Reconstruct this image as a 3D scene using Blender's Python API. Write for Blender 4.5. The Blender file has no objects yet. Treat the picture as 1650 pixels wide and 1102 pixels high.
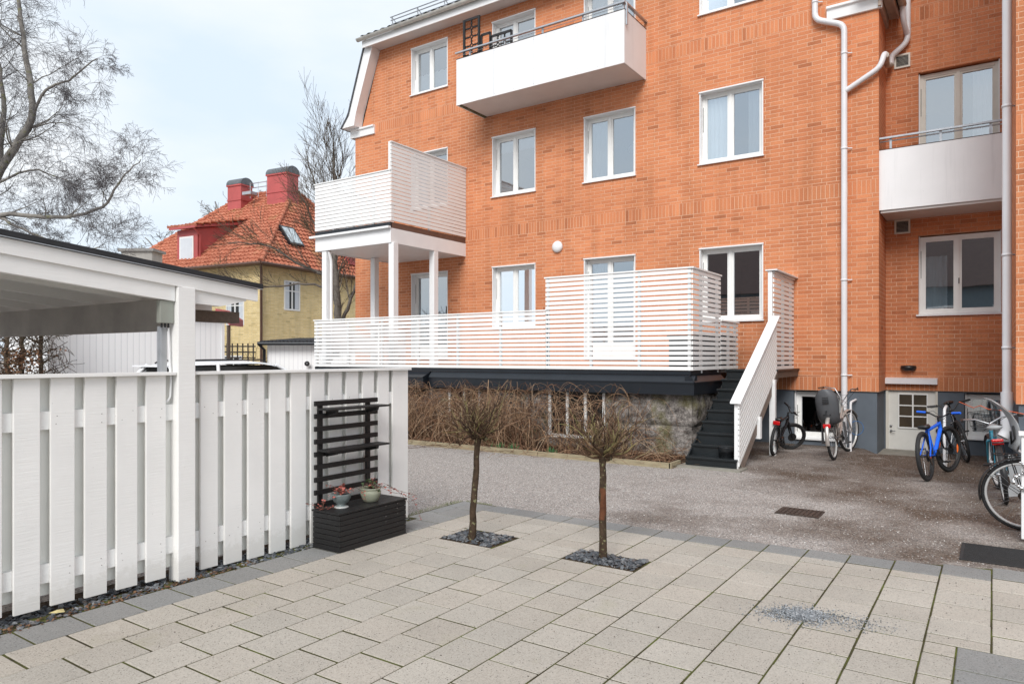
import bpy, bmesh, math, random
from mathutils import Vector, Matrix
R = random.Random(7)
rad = math.radians
scn = bpy.context.scene
COL = scn.collection

# ------------------------------------------------------------------ materials
class NT:
    def __init__(s, name):
        s.m = bpy.data.materials.new(name); s.m.use_nodes = True
        s.t = s.m.node_tree; s.t.nodes.clear()
        s.out = s.n('ShaderNodeOutputMaterial')
    def n(s, typ, **kw):
        nd = s.t.nodes.new(typ)
        for k, v in kw.items():
            if k.startswith('_'): setattr(nd, k[1:], v)
            else:
                nd.inputs[k.replace('__', ' ')].default_value = v
        return nd
    def l(s, a, b): s.t.links.new(a, b)
    def coord(s): return s.n('ShaderNodeTexCoord').outputs['Object']
    def pos(s): return s.n('ShaderNodeNewGeometry').outputs['Position']
    def noise(s, vec, scale, detail=3, rough=.55, stretch=None):
        if stretch:
            mp = s.n('ShaderNodeMapping'); mp.inputs['Scale'].default_value = stretch
            s.l(vec, mp.inputs['Vector']); vec = mp.outputs['Vector']
        nd = s.n('ShaderNodeTexNoise', Scale=scale, Detail=detail, Roughness=rough)
        s.l(vec, nd.inputs['Vector']); return nd.outputs['Fac']
    def ramp(s, fac, stops, interp='LINEAR'):
        nd = s.n('ShaderNodeValToRGB'); nd.color_ramp.interpolation = interp
        e = nd.color_ramp.elements
        while len(e) < len(stops): e.new(.5)
        for i, (p, c) in enumerate(stops):
            e[i].position = p
            e[i].color = (c, c, c, 1) if isinstance(c, (int, float)) else (*c, 1)
        s.l(fac, nd.inputs['Fac']); return nd.outputs['Color']
    def mix(s, fac, a, b, mode='MIX'):
        nd = s.n('ShaderNodeMix'); nd.data_type = 'RGBA'; nd.blend_type = mode
        for ix, v in ((0, fac), (6, a), (7, b)):
            sock = nd.inputs[ix]
            if isinstance(v, (int, float)): sock.default_value = v if ix == 0 else (v, v, v, 1)
            elif isinstance(v, tuple): sock.default_value = (*v, 1)
            else: s.l(v, sock)
        return nd.outputs[2]
    def math(s, op, a, b=0., c=None):
        nd = s.n('ShaderNodeMath'); nd.operation = op
        for i, v in enumerate((a, b) if c is None else (a, b, c)):
            if isinstance(v, (int, float)): nd.inputs[i].default_value = v
            else: s.l(v, nd.inputs[i])
        return nd.outputs[0]
    def bump(s, h, strength=.3, dist=.01):
        nd = s.n('ShaderNodeBump', Strength=strength, Distance=dist); s.l(h, nd.inputs['Height']); return nd.outputs['Normal']
    def bsdf(s, color, rough=.6, metal=0., normal=None, spec=None, link=True, **kw):
        nd = s.n('ShaderNodeBsdfPrincipled', Metallic=metal)
        if isinstance(color, tuple): nd.inputs['Base Color'].default_value = (*color, 1)
        else: s.l(color, nd.inputs['Base Color'])
        if isinstance(rough, (int, float)): nd.inputs['Roughness'].default_value = rough
        else: s.l(rough, nd.inputs['Roughness'])
        if spec is not None: nd.inputs['Specular IOR Level'].default_value = spec
        if normal: s.l(normal, nd.inputs['Normal'])
        if link: s.l(nd.outputs[0], s.out.inputs[0])
        return nd.outputs[0]
    def xyz(s, vec):
        nd = s.n('ShaderNodeSeparateXYZ'); s.l(vec, nd.inputs[0]); return nd.outputs
    def comb(s, x, y, z):
        nd = s.n('ShaderNodeCombineXYZ')
        for i, v in enumerate((x, y, z)):
            if isinstance(v, (int, float)): nd.inputs[i].default_value = v
            else: s.l(v, nd.inputs[i])
        return nd.outputs[0]
    def island(s): return s.n('ShaderNodeNewGeometry').outputs['Random Per Island']

def plain(name, col, rough=.5, metal=0., var=.08, scale=6., bump=0., spec=None, bscale=60., stretch=None):
    t = NT(name); c = t.coord()
    f = t.noise(c, scale, 4, stretch=stretch)
    k = t.ramp(f, [(.3, tuple(x*(1-var) for x in col)), (.7, tuple(min(1, x*(1+var)) for x in col))])
    n = t.bump(t.noise(c, bscale, 3, stretch=stretch), bump, .004) if bump else None
    t.bsdf(k, rough, metal, n, spec); return t.m

def brick_mat(name, c1, c2, mortar, bw=.25, bh=.075, soldiers=True, ms=.0048, dirt=1.):
    t = NT(name); p = t.coord(); x, y, z = t.xyz(p)
    u = t.math('ADD', x, y)
    zz = t.math('SUBTRACT', z, .01)
    def bt(vec, off):
        nd = t.n('ShaderNodeTexBrick'); nd.offset = off; nd.offset_frequency = 2; nd.squash = 1
        for k, v in (('Scale', 1.), ('Mortar Size', ms), ('Mortar Smooth', .25), ('Bias', 0.), ('Brick Width', bw), ('Row Height', bh)): nd.inputs[k].default_value = v
        nd.inputs['Color1'].default_value = (0, 0, 0, 1); nd.inputs['Color2'].default_value = (1, 1, 1, 1); nd.inputs['Mortar'].default_value = (.5, .5, .5, 1)
        t.l(vec, nd.inputs['Vector']); return nd
    # slightly wavy joints
    w = t.math('MULTIPLY', t.math('SUBTRACT', t.noise(p, 9., 2), .5), .008)
    a = bt(t.comb(t.math('ADD', u, w), t.math('ADD', zz, w), 0.), .34)
    col, mor = a.outputs['Color'], a.outputs['Fac']
    if soldiers:
        b = bt(t.comb(t.math('ADD', zz, 10.), t.math('ADD', u, w), 0.), 0.)
        m = None
        for z0 in (1.01, 4.51, 7.76):
            q = t.math('MULTIPLY', t.math('GREATER_THAN', z, z0), t.math('LESS_THAN', z, z0+.25))
            m = q if m is None else t.math('ADD', m, q)
        col = t.mix(m, col, b.outputs['Color']); mor = t.mix(m, mor, b.outputs['Fac'])
    tint = t.ramp(col, [(0., c1), (.55, tuple((i+j)/2 for i, j in zip(c1, c2))), (.95, c2), (1., tuple(i*.76 for i in c2))])
    big = t.mix(1., t.ramp(t.noise(p, .45, 4), [(.3, .84), (.7, 1.1)]), t.ramp(t.noise(p, 1.6, 5, .6, stretch=(1.6, 1.6, .22)), [(.34, .82), (.52, 1.)]), 'MULTIPLY')
    tint = t.mix(1., tint, big, 'MULTIPLY')
    fine = t.ramp(t.noise(p, 55., 4), [(.25, .82), (.75, 1.15)])
    tint = t.mix(1., tint, fine, 'MULTIPLY')
    mo = t.mix(t.ramp(t.noise(p, 1.1, 3), [(.42, 0.), (.62, 1.)]), tuple(mortar), tuple(i*.62+j*.3 for i, j in zip(mortar, c1)))
    c = t.mix(mor, tint, mo)
    h = t.math('ADD', t.math('MULTIPLY', t.math('SUBTRACT', 1., mor), 1.), t.math('MULTIPLY', t.noise(p, 90., 3), .35))
    t.bsdf(c, .85, 0, t.bump(h, .6, .006), .25); return t.m

M = {}
M['brick'] = brick_mat('orange_brick', (.67, .26, .122), (.57, .205, .095), (.70, .46, .32))
M['brick_deep'] = M['brick']
M['brick_yellow'] = brick_mat('yellow_brick', (.92, .74, .40), (.80, .62, .30), (.62, .52, .34), soldiers=False, ms=.008)

def wood_white(name, col, stretch=(3, 3, 60), amount=.5):
    t = NT(name); c = t.coord()
    g = t.noise(c, 1.6, 5, .6, stretch=stretch)
    k = t.mix(t.ramp(t.noise(c, 2.2, 5), [(.35, .93), (.7, 1.)]), (0., 0., 0.), col, 'MULTIPLY') if 0 else t.ramp(t.noise(c, 2.5, 5), [(.3, tuple(x*.93 for x in col)), (.65, col)])
    sp = t.ramp(t.noise(c, 38., 2), [(.74, 1.), (.80, .72)])
    k = t.mix(1., k, sp, 'MULTIPLY')
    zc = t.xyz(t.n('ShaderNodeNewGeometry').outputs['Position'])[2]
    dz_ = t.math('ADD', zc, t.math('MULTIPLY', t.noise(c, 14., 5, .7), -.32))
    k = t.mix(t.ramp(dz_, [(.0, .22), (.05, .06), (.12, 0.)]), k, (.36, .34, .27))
    t.bsdf(k, .55, 0, t.bump(g, amount*.6, .006), .4); return t.m
M['fence_white'] = wood_white('rough_white_painted_wood', (.86, .85, .83))
M['white_wood'] = plain('white_painted_wood', (.80, .80, .80), .45, var=.03, bump=.15, scale=3)
M['slat_white'] = plain('white_painted_slats', (.82, .82, .81), .45, var=.03, bump=.1, scale=3)
M['white_metal'] = plain('white_sheet_metal', (.80, .80, .80), .35, var=.03, scale=2)
t = NT('white_parapet_panel'); p = t.coord(); x_, y_, z_ = t.xyz(p)
k = t.ramp(t.noise(p, 1.5, 4), [(.3, (.77, .77, .775)), (.7, (.82, .82, .825))])
k = t.mix(1., k, t.ramp(t.noise(p, 2.6, 6, .7, stretch=(2.2, 2.2, .12)), [(.30, .90), (.46, 1.)]), 'MULTIPLY')
sp = t.ramp(t.noise(p, 16., 2), [(.76, 1.), (.80, .78)])
k = t.mix(1., k, sp, 'MULTIPLY')
t.bsdf(k, .55, 0, t.bump(t.noise(p, 2., 2), .08, .02), .35); M['panel_white'] = t.m
M['frame_white'] = plain('white_window_frame', (.82, .82, .80), .35, var=.03, scale=3)
M['cream'] = plain('cream_painted_metal', (.66, .63, .56), .5, var=.05)
M['pipe'] = plain('pale_downpipe_paint', (.70, .70, .72), .35, var=.06, scale=2)
M['pipe_dirty'] = plain('weathered_pipe_paint', (.42, .38, .33), .5, var=.3, scale=6)
M['soffit'] = plain('painted_soffit', (.62, .59, .57), .6, var=.05, scale=2)
M['black_wood'] = plain('black_stained_wood', (.009, .0085, .009), .5, var=.35, bump=.4, scale=9, stretch=(12, 1, 12), bscale=20)
M['black_sheet'] = plain('black_sheet_metal', (.009, .012, .017), .36, var=.2, scale=3)
M['black_felt'] = plain('black_roofing_felt', (.02, .021, .024), .7, var=.2, scale=8, bump=.3)
M['step_paint'] = plain('black_painted_steps', (.009, .012, .014), .42, var=.25, scale=3, bump=.12)
M['plinth'] = plain('grey_plinth_render', (.105, .125, .15), .8, var=.12, scale=3, bump=.25, bscale=120)
M['carport_ceiling'] = plain('off_white_ceiling_paint', (.80, .79, .76), .6, var=.05, scale=2)
M['brown_beam'] = plain('brown_timber', (.115, .085, .065), .7, var=.2, scale=6, bump=.3, stretch=(1, 6, 6))
M['brown_metal'] = plain('brown_painted_metal', (.13, .07, .05), .5, var=.15)
M['red_sheet'] = plain('red_painted_sheet', (.43, .085, .08), .5, var=.12, scale=2)
M['steel'] = plain('galvanised_steel', (.48, .49, .51), .35, .8, var=.1, scale=9)
M['chrome'] = plain('polished_metal', (.62, .62, .62), .22, 1., var=.04)
M['rubber'] = plain('black_rubber', (.016, .016, .017), .75, var=.2, scale=30)
M['black_plastic'] = plain('black_plastic', (.015, .015, .016), .4, var=.1)
M['black_paint'] = plain('black_bicycle_paint', (.013, .014, .017), .25, var=.1)
M['blue_paint'] = plain('blue_bicycle_paint', (.012, .13, .72), .22, var=.06)
M['teal_paint'] = plain('teal_bicycle_paint', (.03, .20, .28), .25, var=.06)
M['silver_paint'] = plain('silver_bicycle_paint', (.50, .46, .43), .3, .5, var=.05)
M['grey_plastic'] = plain('dark_grey_seat_plastic', (.085, .088, .095), .45, var=.08)
M['light_plastic'] = plain('light_grey_seat_plastic', (.33, .34, .35), .45, var=.06)
M['red_lens'] = plain('red_reflector', (.50, .01, .012), .2, var=.05)
M['orange_lens'] = plain('orange_reflector', (.85, .16, .02), .3, var=.05)
M['orange_cable'] = plain('orange_cable', (.72, .13, .04), .5, var=.05)
M['blue_cable'] = plain('blue_cable_lock', (.04, .12, .28), .4, var=.05)
M['brown_grip'] = plain('brown_leather', (.18, .09, .05), .6, var=.1)
M['box_grey'] = plain('grey_green_enclosure', (.30, .31, .27), .5, var=.06)
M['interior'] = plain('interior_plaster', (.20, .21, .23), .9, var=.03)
M['curtain'] = plain('white_curtain_cloth', (.85, .88, .90), .9, var=.03)
M['blind'] = plain('pale_blind', (.62, .66, .70), .9, var=.03)
M['bark'] = None
M['plank'] = plain('weathered_yellow_plank', (.30, .25, .16), .8, var=.25, scale=5, bump=.4, stretch=(1, 8, 8))
M['concrete'] = plain('weathered_concrete', (.25, .235, .20), .85, var=.2, scale=5, bump=.4)
M['leaf_red'] = plain('reddish_leaf', (.33, .09, .07), .6, var=.35, scale=40)
M['leaf_green'] = plain('dark_green_leaf', (.05, .09, .03), .6, var=.3, scale=40)
M['pot_green'] = plain('pale_green_glazed_pot', (.27, .28, .21), .25, var=.12, scale=8)
M['pot_grey'] = plain('blue_grey_glazed_pot', (.15, .18, .18), .3, var=.2, scale=12)
M['rust'] = plain('rusty_cast_iron', (.055, .038, .03), .7, .2, var=.4, scale=25, bump=.5)
M['mat'] = plain('black_rubber_mat', (.02, .02, .021), .8, var=.2, scale=25, bump=.4, bscale=200)
M['car_white'] = plain('white_car_paint', (.80, .81, .83), .2, var=.01)
M['car_glass'] = plain('dark_car_glass', (.015, .015, .014), .12, var=.05, spec=.35)
M['slate_roof'] = plain('dark_grey_roof_tile', (.075, .078, .088), .6, var=.3, scale=6)
M['grass'] = plain('short_grass', (.12, .15, .04), .8, var=.4, scale=30)

def mk_bramble(name='dry_bramble_stem', stops=None):
    t = NT(name); i = t.island()
    k = t.ramp(i, stops or [(0., (.045, .022, .014)), (.25, (.20, .10, .055)), (.45, (.08, .04, .025)), (.66, (.42, .275, .17)), (.85, (.27, .155, .085)), (1., (.55, .41, .28))])
    k = t.mix(1., k, t.ramp(t.noise(t.coord(), 30., 3), [(.3, .7), (.7, 1.2)]), 'MULTIPLY')
    t.bsdf(k, .8, 0, None, .25); return t.m
def mk_bark(name, c1, c2, scale=14, lichen=None):
    t = NT(name); c = t.coord()
    f = t.noise(c, scale, 5, .65)
    k = t.ramp(f, [(.3, c1), (.7, c2)])
    if lichen: k = t.mix(t.ramp(t.noise(c, scale*1.6, 3), [(.58, 0.), (.68, 1.)]), k, lichen)
    t.bsdf(k, .9, 0, t.bump(f, .8, .01), .2); return t.m
M['bark'] = mk_bark('grey_bark', (.085, .075, .065), (.19, .17, .15))
M['bark_pollard'] = mk_bark('lichen_spotted_bark', (.028, .020, .014), (.085, .055, .035), 22, (.20, .19, .10))
M['twig_dark'] = mk_bark('dark_twig_bark', (.05, .036, .028), (.13, .095, .07), 20, (.16, .16, .07))
M['pollard_twig'] = mk_bramble('pollard_shoot_bark', [(0., (.03, .02, .014)), (.3, (.11, .06, .035)), (.5, (.045, .03, .02)), (.72, (.22, .13, .08)), (.88, (.20, .18, .07)), (1., (.32, .23, .15))])
M['birch_twig'] = mk_bark('birch_twig_bark', (.085, .078, .082), (.165, .155, .16), 5)
M['birch_bark'] = mk_bark('birch_limb_bark', (.11, .10, .095), (.30, .28, .25), 3, (.17, .17, .09))

M['bramble'] = mk_bramble()

def mk_pebble(name, stops, rough=.6):
    t = NT(name); i = t.island()
    k = t.ramp(i, stops, 'CONSTANT' if len(stops) > 5 else 'LINEAR')
    k = t.mix(1., k, t.ramp(t.noise(t.coord(), 60., 3), [(.3, .8), (.7, 1.2)]), 'MULTIPLY')
    t.bsdf(k, rough, 0, None, .4); return t.m
M['pebble'] = mk_pebble('slate_pebble', [(0., (.03, .032, .037)), (.35, (.085, .095, .108)), (.6, (.055, .06, .068)), (.85, (.19, .20, .21)), (1., (.11, .09, .08))])
M['chips'] = mk_pebble('grey_gravel_chip', [(0., (.05, .055, .06)), (.2, (.22, .235, .25)), (.45, (.11, .125, .14)), (.7, (.42, .43, .445)), (1., (.17, .185, .20))])
M['litter'] = mk_pebble('brown_leaf_litter', [(0., (.05, .03, .02)), (.4, (.13, .06, .03)), (.75, (.20, .11, .06)), (1., (.10, .06, .035))], .9)

def mk_slab(name, base, dark):
    t = NT(name); i = t.island(); p = t.coord()
    k = t.mix(i, tuple(x*.92 for x in base), tuple(x*1.06 for x in base))
    i2 = t.math('FRACT', t.math('MULTIPLY', i, 7.3))
    k = t.mix(t.math('MULTIPLY', i2, .22), k, (base[0]*1.04, base[1]*.94, base[2]*.87))
    k = t.mix(1., k, t.ramp(t.noise(p, 1.3, 5), [(.3, .90), (.7, 1.06)]), 'MULTIPLY')
    k = t.mix(1., k, t.ramp(t.noise(p, 120., 4, .8), [(.33, .62), (.48, 1.), (.68, 1.2)]), 'MULTIPLY')
    vo = t.n('ShaderNodeTexVoronoi', Scale=75.); t.l(p, vo.inputs['Vector'])
    sp = t.math('MULTIPLY', t.math('LESS_THAN', vo.outputs['Distance'], .28), t.math('GREATER_THAN', t.xyz(vo.outputs['Color'])[0], .80))
    k = t.mix(t.math('MULTIPLY', sp, .7), k, dark)
    st = t.ramp(t.noise(p, 3.1, 6, .7), [(.62, 0.), (.74, .45)])
    k = t.mix(st, k, (base[0]*1.22, base[1]*1.22, base[2]*1.22))
    mo = t.ramp(t.noise(p, 2.1, 5, .65), [(.60, 0.), (.78, .38)])
    k = t.mix(mo, k, (base[0]*.72, base[1]*.74, base[2]*.52))
    h = t.noise(p, 330., 2)
    t.bsdf(k, .88, 0, t.bump(h, .35, .003), .2); return t.m
M['slab'] = mk_slab('beige_concrete_slab', (.395, .365, .322), (.07, .065, .06))
M['slab_grey'] = mk_slab('grey_concrete_slab', (.235, .235, .23), (.08, .08, .08))

def mk_joint():
    t = NT('mossy_joint_sand'); p = t.coord()
    k = t.ramp(t.noise(p, 5., 5), [(.35, (.05, .042, .026)), (.52, (.07, .068, .026)), (.72, (.11, .13, .028))])
    t.bsdf(k, .95, 0, t.bump(t.noise(p, 150., 3), .8, .006), .1); return t.m
M['joint'] = mk_joint()

def mk_asphalt():
    t = NT('worn_gravelly_asphalt'); p = t.coord(); x, y, z = t.xyz(p)
    vo = t.n('ShaderNodeTexVoronoi', Scale=92.); t.l(p, vo.inputs['Vector'])
    st = t.ramp(t.xyz(vo.outputs['Color'])[0], [(0., (.11, .10, .098)), (.22, (.27, .245, .23)), (.6, (.355, .31, .28)), (.85, (.29, .275, .26)), (.95, (.52, .49, .46)), (1., (.58, .555, .52))])
    vo2 = t.n('ShaderNodeTexVoronoi', Scale=230.); t.l(p, vo2.inputs['Vector'])
    st2 = t.ramp(t.xyz(vo2.outputs['Color'])[1], [(0., .55), (.5, 1.), (1., 1.5)])
    st = t.mix(.8, st, st2, 'MULTIPLY')
    # damp, bare asphalt patches (stains, and shade painted in towards the house) against pale gritty areas
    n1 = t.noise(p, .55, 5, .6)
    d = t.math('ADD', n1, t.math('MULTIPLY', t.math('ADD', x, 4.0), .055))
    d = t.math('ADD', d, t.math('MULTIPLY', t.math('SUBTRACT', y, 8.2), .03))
    damp_shade = t.ramp(d, [(.53, 0.), (.60, .35), (.76, 1.)])
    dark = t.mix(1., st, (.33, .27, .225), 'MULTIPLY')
    k = t.mix(damp_shade, st, dark)
    fl = t.math('MULTIPLY', t.math('GREATER_THAN', t.xyz(vo.outputs['Color'])[2], .955), damp_shade)
    k = t.mix(t.math('MULTIPLY', fl, .6), k, (.45, .44, .41))
    wp = t.ramp(t.noise(p, 1.5, 6, .7, stretch=(1, 1.6, 1)), [(.60, 0.), (.70, .42)])
    k = t.mix(wp, k, (.46, .43, .40))
    rough = t.ramp(damp_shade, [(0., .95), (1., .7)])
    t.bsdf(k, rough, 0, t.bump(vo.outputs['Distance'], .6, .006), .25); return t.m
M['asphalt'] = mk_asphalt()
t = NT('dark_soil'); p = t.coord()
t.bsdf(t.ramp(t.noise(p, 12., 5), [(.3, (.028, .02, .014)), (.7, (.09, .06, .04))]), .95, 0, t.bump(t.noise(p, 40., 4), 1., .03), .1); M['soil'] = t.m

def mk_stone():
    t = NT('rough_granite_block'); p = t.coord()
    k = t.ramp(t.noise(p, 7.5, 8, .78), [(.36, (.05, .042, .04)), (.5, (.19, .17, .155)), (.62, (.38, .345, .32))])
    k = t.mix(t.ramp(t.noise(p, 2.2, 4), [(.55, 0.), (.68, .55)]), k, (.20, .185, .07))
    k = t.mix(1., k, t.ramp(t.noise(p, 80., 3), [(.3, .65), (.7, 1.3)]), 'MULTIPLY')
    t.bsdf(k, .9, 0, t.bump(t.noise(p, 22., 6, .75), 1., .03), .2); return t.m
M['stone'] = mk_stone()

def mk_tiles():
    t = NT('red_clay_pantile'); p = t.coord()
    i = t.noise(p, 3.5, 4, .7)
    k = t.ramp(i, [(.25, (.30, .10, .06)), (.5, (.47, .165, .10)), (.75, (.58, .25, .16))])
    moss = t.ramp(t.noise(p, .9, 5, .7), [(.54, 0.), (.70, .75)])
    k = t.mix(moss, k, (.25, .17, .07))
    k = t.mix(1., k, t.ramp(t.noise(p, 14., 3), [(.3, .75), (.7, 1.15)]), 'MULTIPLY')
    t.bsdf(k, .85, 0, None, .2); return t.m
M['tiles'] = mk_tiles()

def mk_clad():
    t = NT('white_vertical_cladding'); p = t.coord(); x, y, z = t.xyz(p)
    u = t.math('ADD', x, y)
    s = t.math('FRACT', t.math('MULTIPLY', u, 1/.14))
    g = t.math('LESS_THAN', s, .14)
    k = t.mix(g, (.87, .875, .88), (.74, .745, .76))
    t.bsdf(k, .5, 0, t.bump(t.math('SUBTRACT', 1., g), .6, .01), .4); return t.m
M['cladding'] = mk_clad()

def mk_pane(name, refl, tint, trans):
    t = NT(name)
    gl = t.n('ShaderNodeBsdfGlossy', Roughness=.015); gl.inputs['Color'].default_value = (*refl, 1)
    n = t.bump(t.noise(t.coord(), .9, 2), .06, .02); t.l(n, gl.inputs['Normal'])
    tr = t.n('ShaderNodeBsdfTransparent'); tr.inputs['Color'].default_value = (*tint, 1)
    fr = t.n('ShaderNodeFresnel', IOR=1.9)
    f = t.math('MINIMUM', t.math('ADD', t.math('MULTIPLY', fr.outputs[0], 1.3), trans), .95)
    mx = t.n('ShaderNodeMixShader'); t.l(f, mx.inputs[0]); t.l(tr.outputs[0], mx.inputs[1]); t.l(gl.outputs[0], mx.inputs[2])
    t.l(mx.outputs[0], t.out.inputs[0]); return t.m
M['glass'] = mk_pane('window_glass', (.86, .92, .97), (.75, .80, .82), .34)
M['glass_far'] = mk_pane('far_window_glass', (.7, .75, .8), (.4, .42, .44), .2)

# ------------------------------------------------------------------ mesh builder
class MB:
    def __init__(s): s.v = []; s.f = []; s.mi = []; s.smooth = []; s.cm = 0
    def add(s, vs, fs, sm=False):
        o = len(s.v); s.v += [tuple(p) for p in vs]
        for f in fs: s.f.append(tuple(i+o for i in f)); s.mi.append(s.cm); s.smooth.append(sm)
        return s
    def box(s, x0, x1, y0, y1, z0, z1):
        if x0 > x1: x0, x1 = x1, x0
        if y0 > y1: y0, y1 = y1, y0
        if z0 > z1: z0, z1 = z1, z0
        return s.add([(x0,y0,z0),(x1,y0,z0),(x1,y1,z0),(x0,y1,z0),(x0,y0,z1),(x1,y0,z1),(x1,y1,z1),(x0,y1,z1)],
              [(0,3,2,1),(4,5,6,7),(0,1,5,4),(1,2,6,5),(2,3,7,6),(3,0,4,7)])
    def beam(s, a, b, w, h, up=(0,0,1)):
        a = Vector(a); b = Vector(b); d = (b-a).normalized(); u = Vector(up)
        sd = d.cross(u).normalized(); u = sd.cross(d).normalized()
        vs = []
        for p in (a, b):
            for i, j in ((-1,-1),(1,-1),(1,1),(-1,1)): vs.append(p+sd*(i*w/2)+u*(j*h/2))
        return s.add(vs, [(0,1,2,3),(7,6,5,4),(0,4,5,1),(1,5,6,2),(2,6,7,3),(3,7,4,0)])
    def quad(s, *p): return s.add(p, [tuple(range(len(p)))])
    def extr(s, poly, vec):
        n = len(poly); v = Vector(vec); vs = [Vector(p) for p in poly]; vs += [p+v for p in vs]
        return s.add(vs, [tuple(range(n))[::-1], tuple(range(n, 2*n))] + [(i, (i+1) % n, n+(i+1) % n, n+i) for i in range(n)])
    def tube(s, pts, r, n=8, cap=True, closed=False):
        pts = [Vector(p) for p in pts]; m = len(pts)
        if not hasattr(r, '__len__'): r = [r]*m
        if cap and n > 5 and not closed and m > 1 and (pts[0]-pts[1]).length > .02 and (pts[-1]-pts[-2]).length > .02:
            r = list(r); e0 = (pts[1]-pts[0]).normalized()*.0015; e1 = (pts[-2]-pts[-1]).normalized()*.0015
            pts = [pts[0], pts[0]+e0]+pts[1:-1]+[pts[-1]+e1, pts[-1]]; r = [r[0], r[0]]+r[1:-1]+[r[-1], r[-1]]; m = len(pts)
        ref = None; vs = []
        for i, p in enumerate(pts):
            if closed: d = pts[(i+1) % m]-pts[i-1]
            else: d = pts[min(i+1, m-1)]-pts[max(i-1, 0)]
            if d.length < 1e-9: d = Vector((0, 0, 1))
            d.normalize()
            if ref is None:
                ref = Vector((0, 0, 1)) if abs(d.z) < .9 else Vector((1, 0, 0))
            a = d.cross(ref)
            if a.length < 1e-4: a = d.cross(Vector((1, 0, .3)))
            a.normalize(); b = a.cross(d); ref = b
            for k in range(n):
                t = 2*math.pi*k/n; vs.append(p+(a*math.cos(t)+b*math.sin(t))*r[i])
        fs = []
        for i in range(m if closed else m-1):
            j = (i+1) % m
            for k in range(n): fs.append((i*n+k, i*n+(k+1) % n, j*n+(k+1) % n, j*n+k))
        o = len(s.v); s.add(vs, fs, n > 5)
        if cap and not closed:
            for c_ in (tuple(range(n))[::-1], tuple(range((m-1)*n, m*n))): s.f.append(tuple(i+o for i in c_)); s.mi.append(s.cm); s.smooth.append(False)
        return s
    def lathe(s, c, prof, n=24, axis='z'):
        c = Vector(c); vs = []; m = len(prof)
        for r, h in prof:
            for k in range(n):
                t = 2*math.pi*k/n; q = (r*math.cos(t), r*math.sin(t), h)
                if axis == 'y': q = (q[0], q[2], q[1])
                if axis == 'x': q = (q[2], q[0], q[1])
                vs.append(c+Vector(q))
        fs = []
        for i in range(m-1):
            for k in range(n): fs.append((i*n+k, i*n+(k+1) % n, (i+1)*n+(k+1) % n, (i+1)*n+k))
        o = len(s.v); s.add(vs, fs, True)
        for c_ in (tuple(range(n))[::-1], tuple(range((m-1)*n, m*n))): s.f.append(tuple(i+o for i in c_)); s.mi.append(s.cm); s.smooth.append(False)
        return s
    def ring(s, c, r, w, n=32, k=8, plane='xz', aspect=1.):
        c = Vector(c); pts = []
        for i in range(n):
            t = 2*math.pi*i/n
            pts.append(c+(Vector((r*math.cos(t), 0, r*math.sin(t))) if plane == 'xz' else Vector((r*math.cos(t), r*math.sin(t), 0))))
        return s.tube(pts, w, k, closed=True)
    def ball(s, c, r, n=8, m=6, sc=(1,1,1)):
        c = Vector(c); vs = [c+Vector((0,0,-r*sc[2]))]; fs = []
        for i in range(1, m):
            ph = -math.pi/2+math.pi*i/m
            for k in range(n):
                t = 2*math.pi*k/n; vs.append(c+Vector((math.cos(t)*math.cos(ph)*r*sc[0], math.sin(t)*math.cos(ph)*r*sc[1], math.sin(ph)*r*sc[2])))
        vs.append(c+Vector((0,0,r*sc[2]))); L = len(vs)-1
        for k in range(n): fs.append((0, 1+(k+1) % n, 1+k)); fs.append((L, L-n+k, L-n+(k+1) % n))
        for i in range(m-2):
            for k in range(n): a = 1+i*n; fs.append((a+k, a+(k+1) % n, a+n+(k+1) % n, a+n+k))
        return s.add(vs, fs, True)
    def rot(s, angle, axis, piv=(0,0,0)):
        Mx = Matrix.Translation(piv) @ Matrix.Rotation(angle, 4, axis) @ Matrix.Translation(-Vector(piv))
        s.v = [tuple(Mx @ Vector(p)) for p in s.v]; return s
    def build(s, name, mat, parent=None, world=True, bevel=0., kind=None):
        me = bpy.data.meshes.new(name)
        off = Vector((0, 0, 0))
        if parent is not None and world:
            r = parent
            while r.parent: r = r.parent
            off = r.location
        me.from_pydata([Vector(p)-off for p in s.v], [], s.f)
        mats = mat if isinstance(mat, (list, tuple)) else [mat]
        for m_ in mats: me.materials.append(m_)
        me.polygons.foreach_set('material_index', s.mi)
        me.polygons.foreach_set('use_smooth', s.smooth)
        me.validate(); me.update()
        if len(s.f) < 60000 and len(s.f) > 0:
            bm = bmesh.new(); bm.from_mesh(me); bmesh.ops.recalc_face_normals(bm, faces=bm.faces); bm.to_mesh(me); bm.free()
        o = bpy.data.objects.new(name, me); COL.objects.link(o)
        if parent is not None: o.parent = parent
        if bevel:
            b = o.modifiers.new('bevel', 'BEVEL'); b.width = bevel; b.segments = 2; b.limit_method = 'ANGLE'; b.angle_limit = rad(40); b.harden_normals = False
        if kind: o['kind'] = kind
        return o

def thing(name, label, cat, loc=(0,0,0), rz=0., group=None, rx=0., ry=0.):
    o = bpy.data.objects.new(name, None); COL.objects.link(o); o.empty_display_size = .2
    o.location = loc; o.rotation_euler = (rx, ry, rz)
    o['label'] = label; o['category'] = cat
    if group: o['group'] = group
    return o
def tag(o, label, cat, group=None, kind=None):
    o['label'] = label; o['category'] = cat
    if group: o['group'] = group
    if kind: o['kind'] = kind
    return o

# ------------------------------------------------------------------ camera, light, sky
CAMZ = 1.62; YAW = rad(34.26)
cd = bpy.data.cameras.new('camera'); cam = bpy.data.objects.new('camera', cd); COL.objects.link(cam)
cam.location = (0, 0, CAMZ); cam.rotation_euler = (rad(90), 0, YAW)
cd.sensor_width = 36; cd.lens = 1138/1650*36; cd.shift_y = 24.5/1650; cd.clip_end = 800; cd.clip_start = .05
scn.camera = cam

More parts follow.
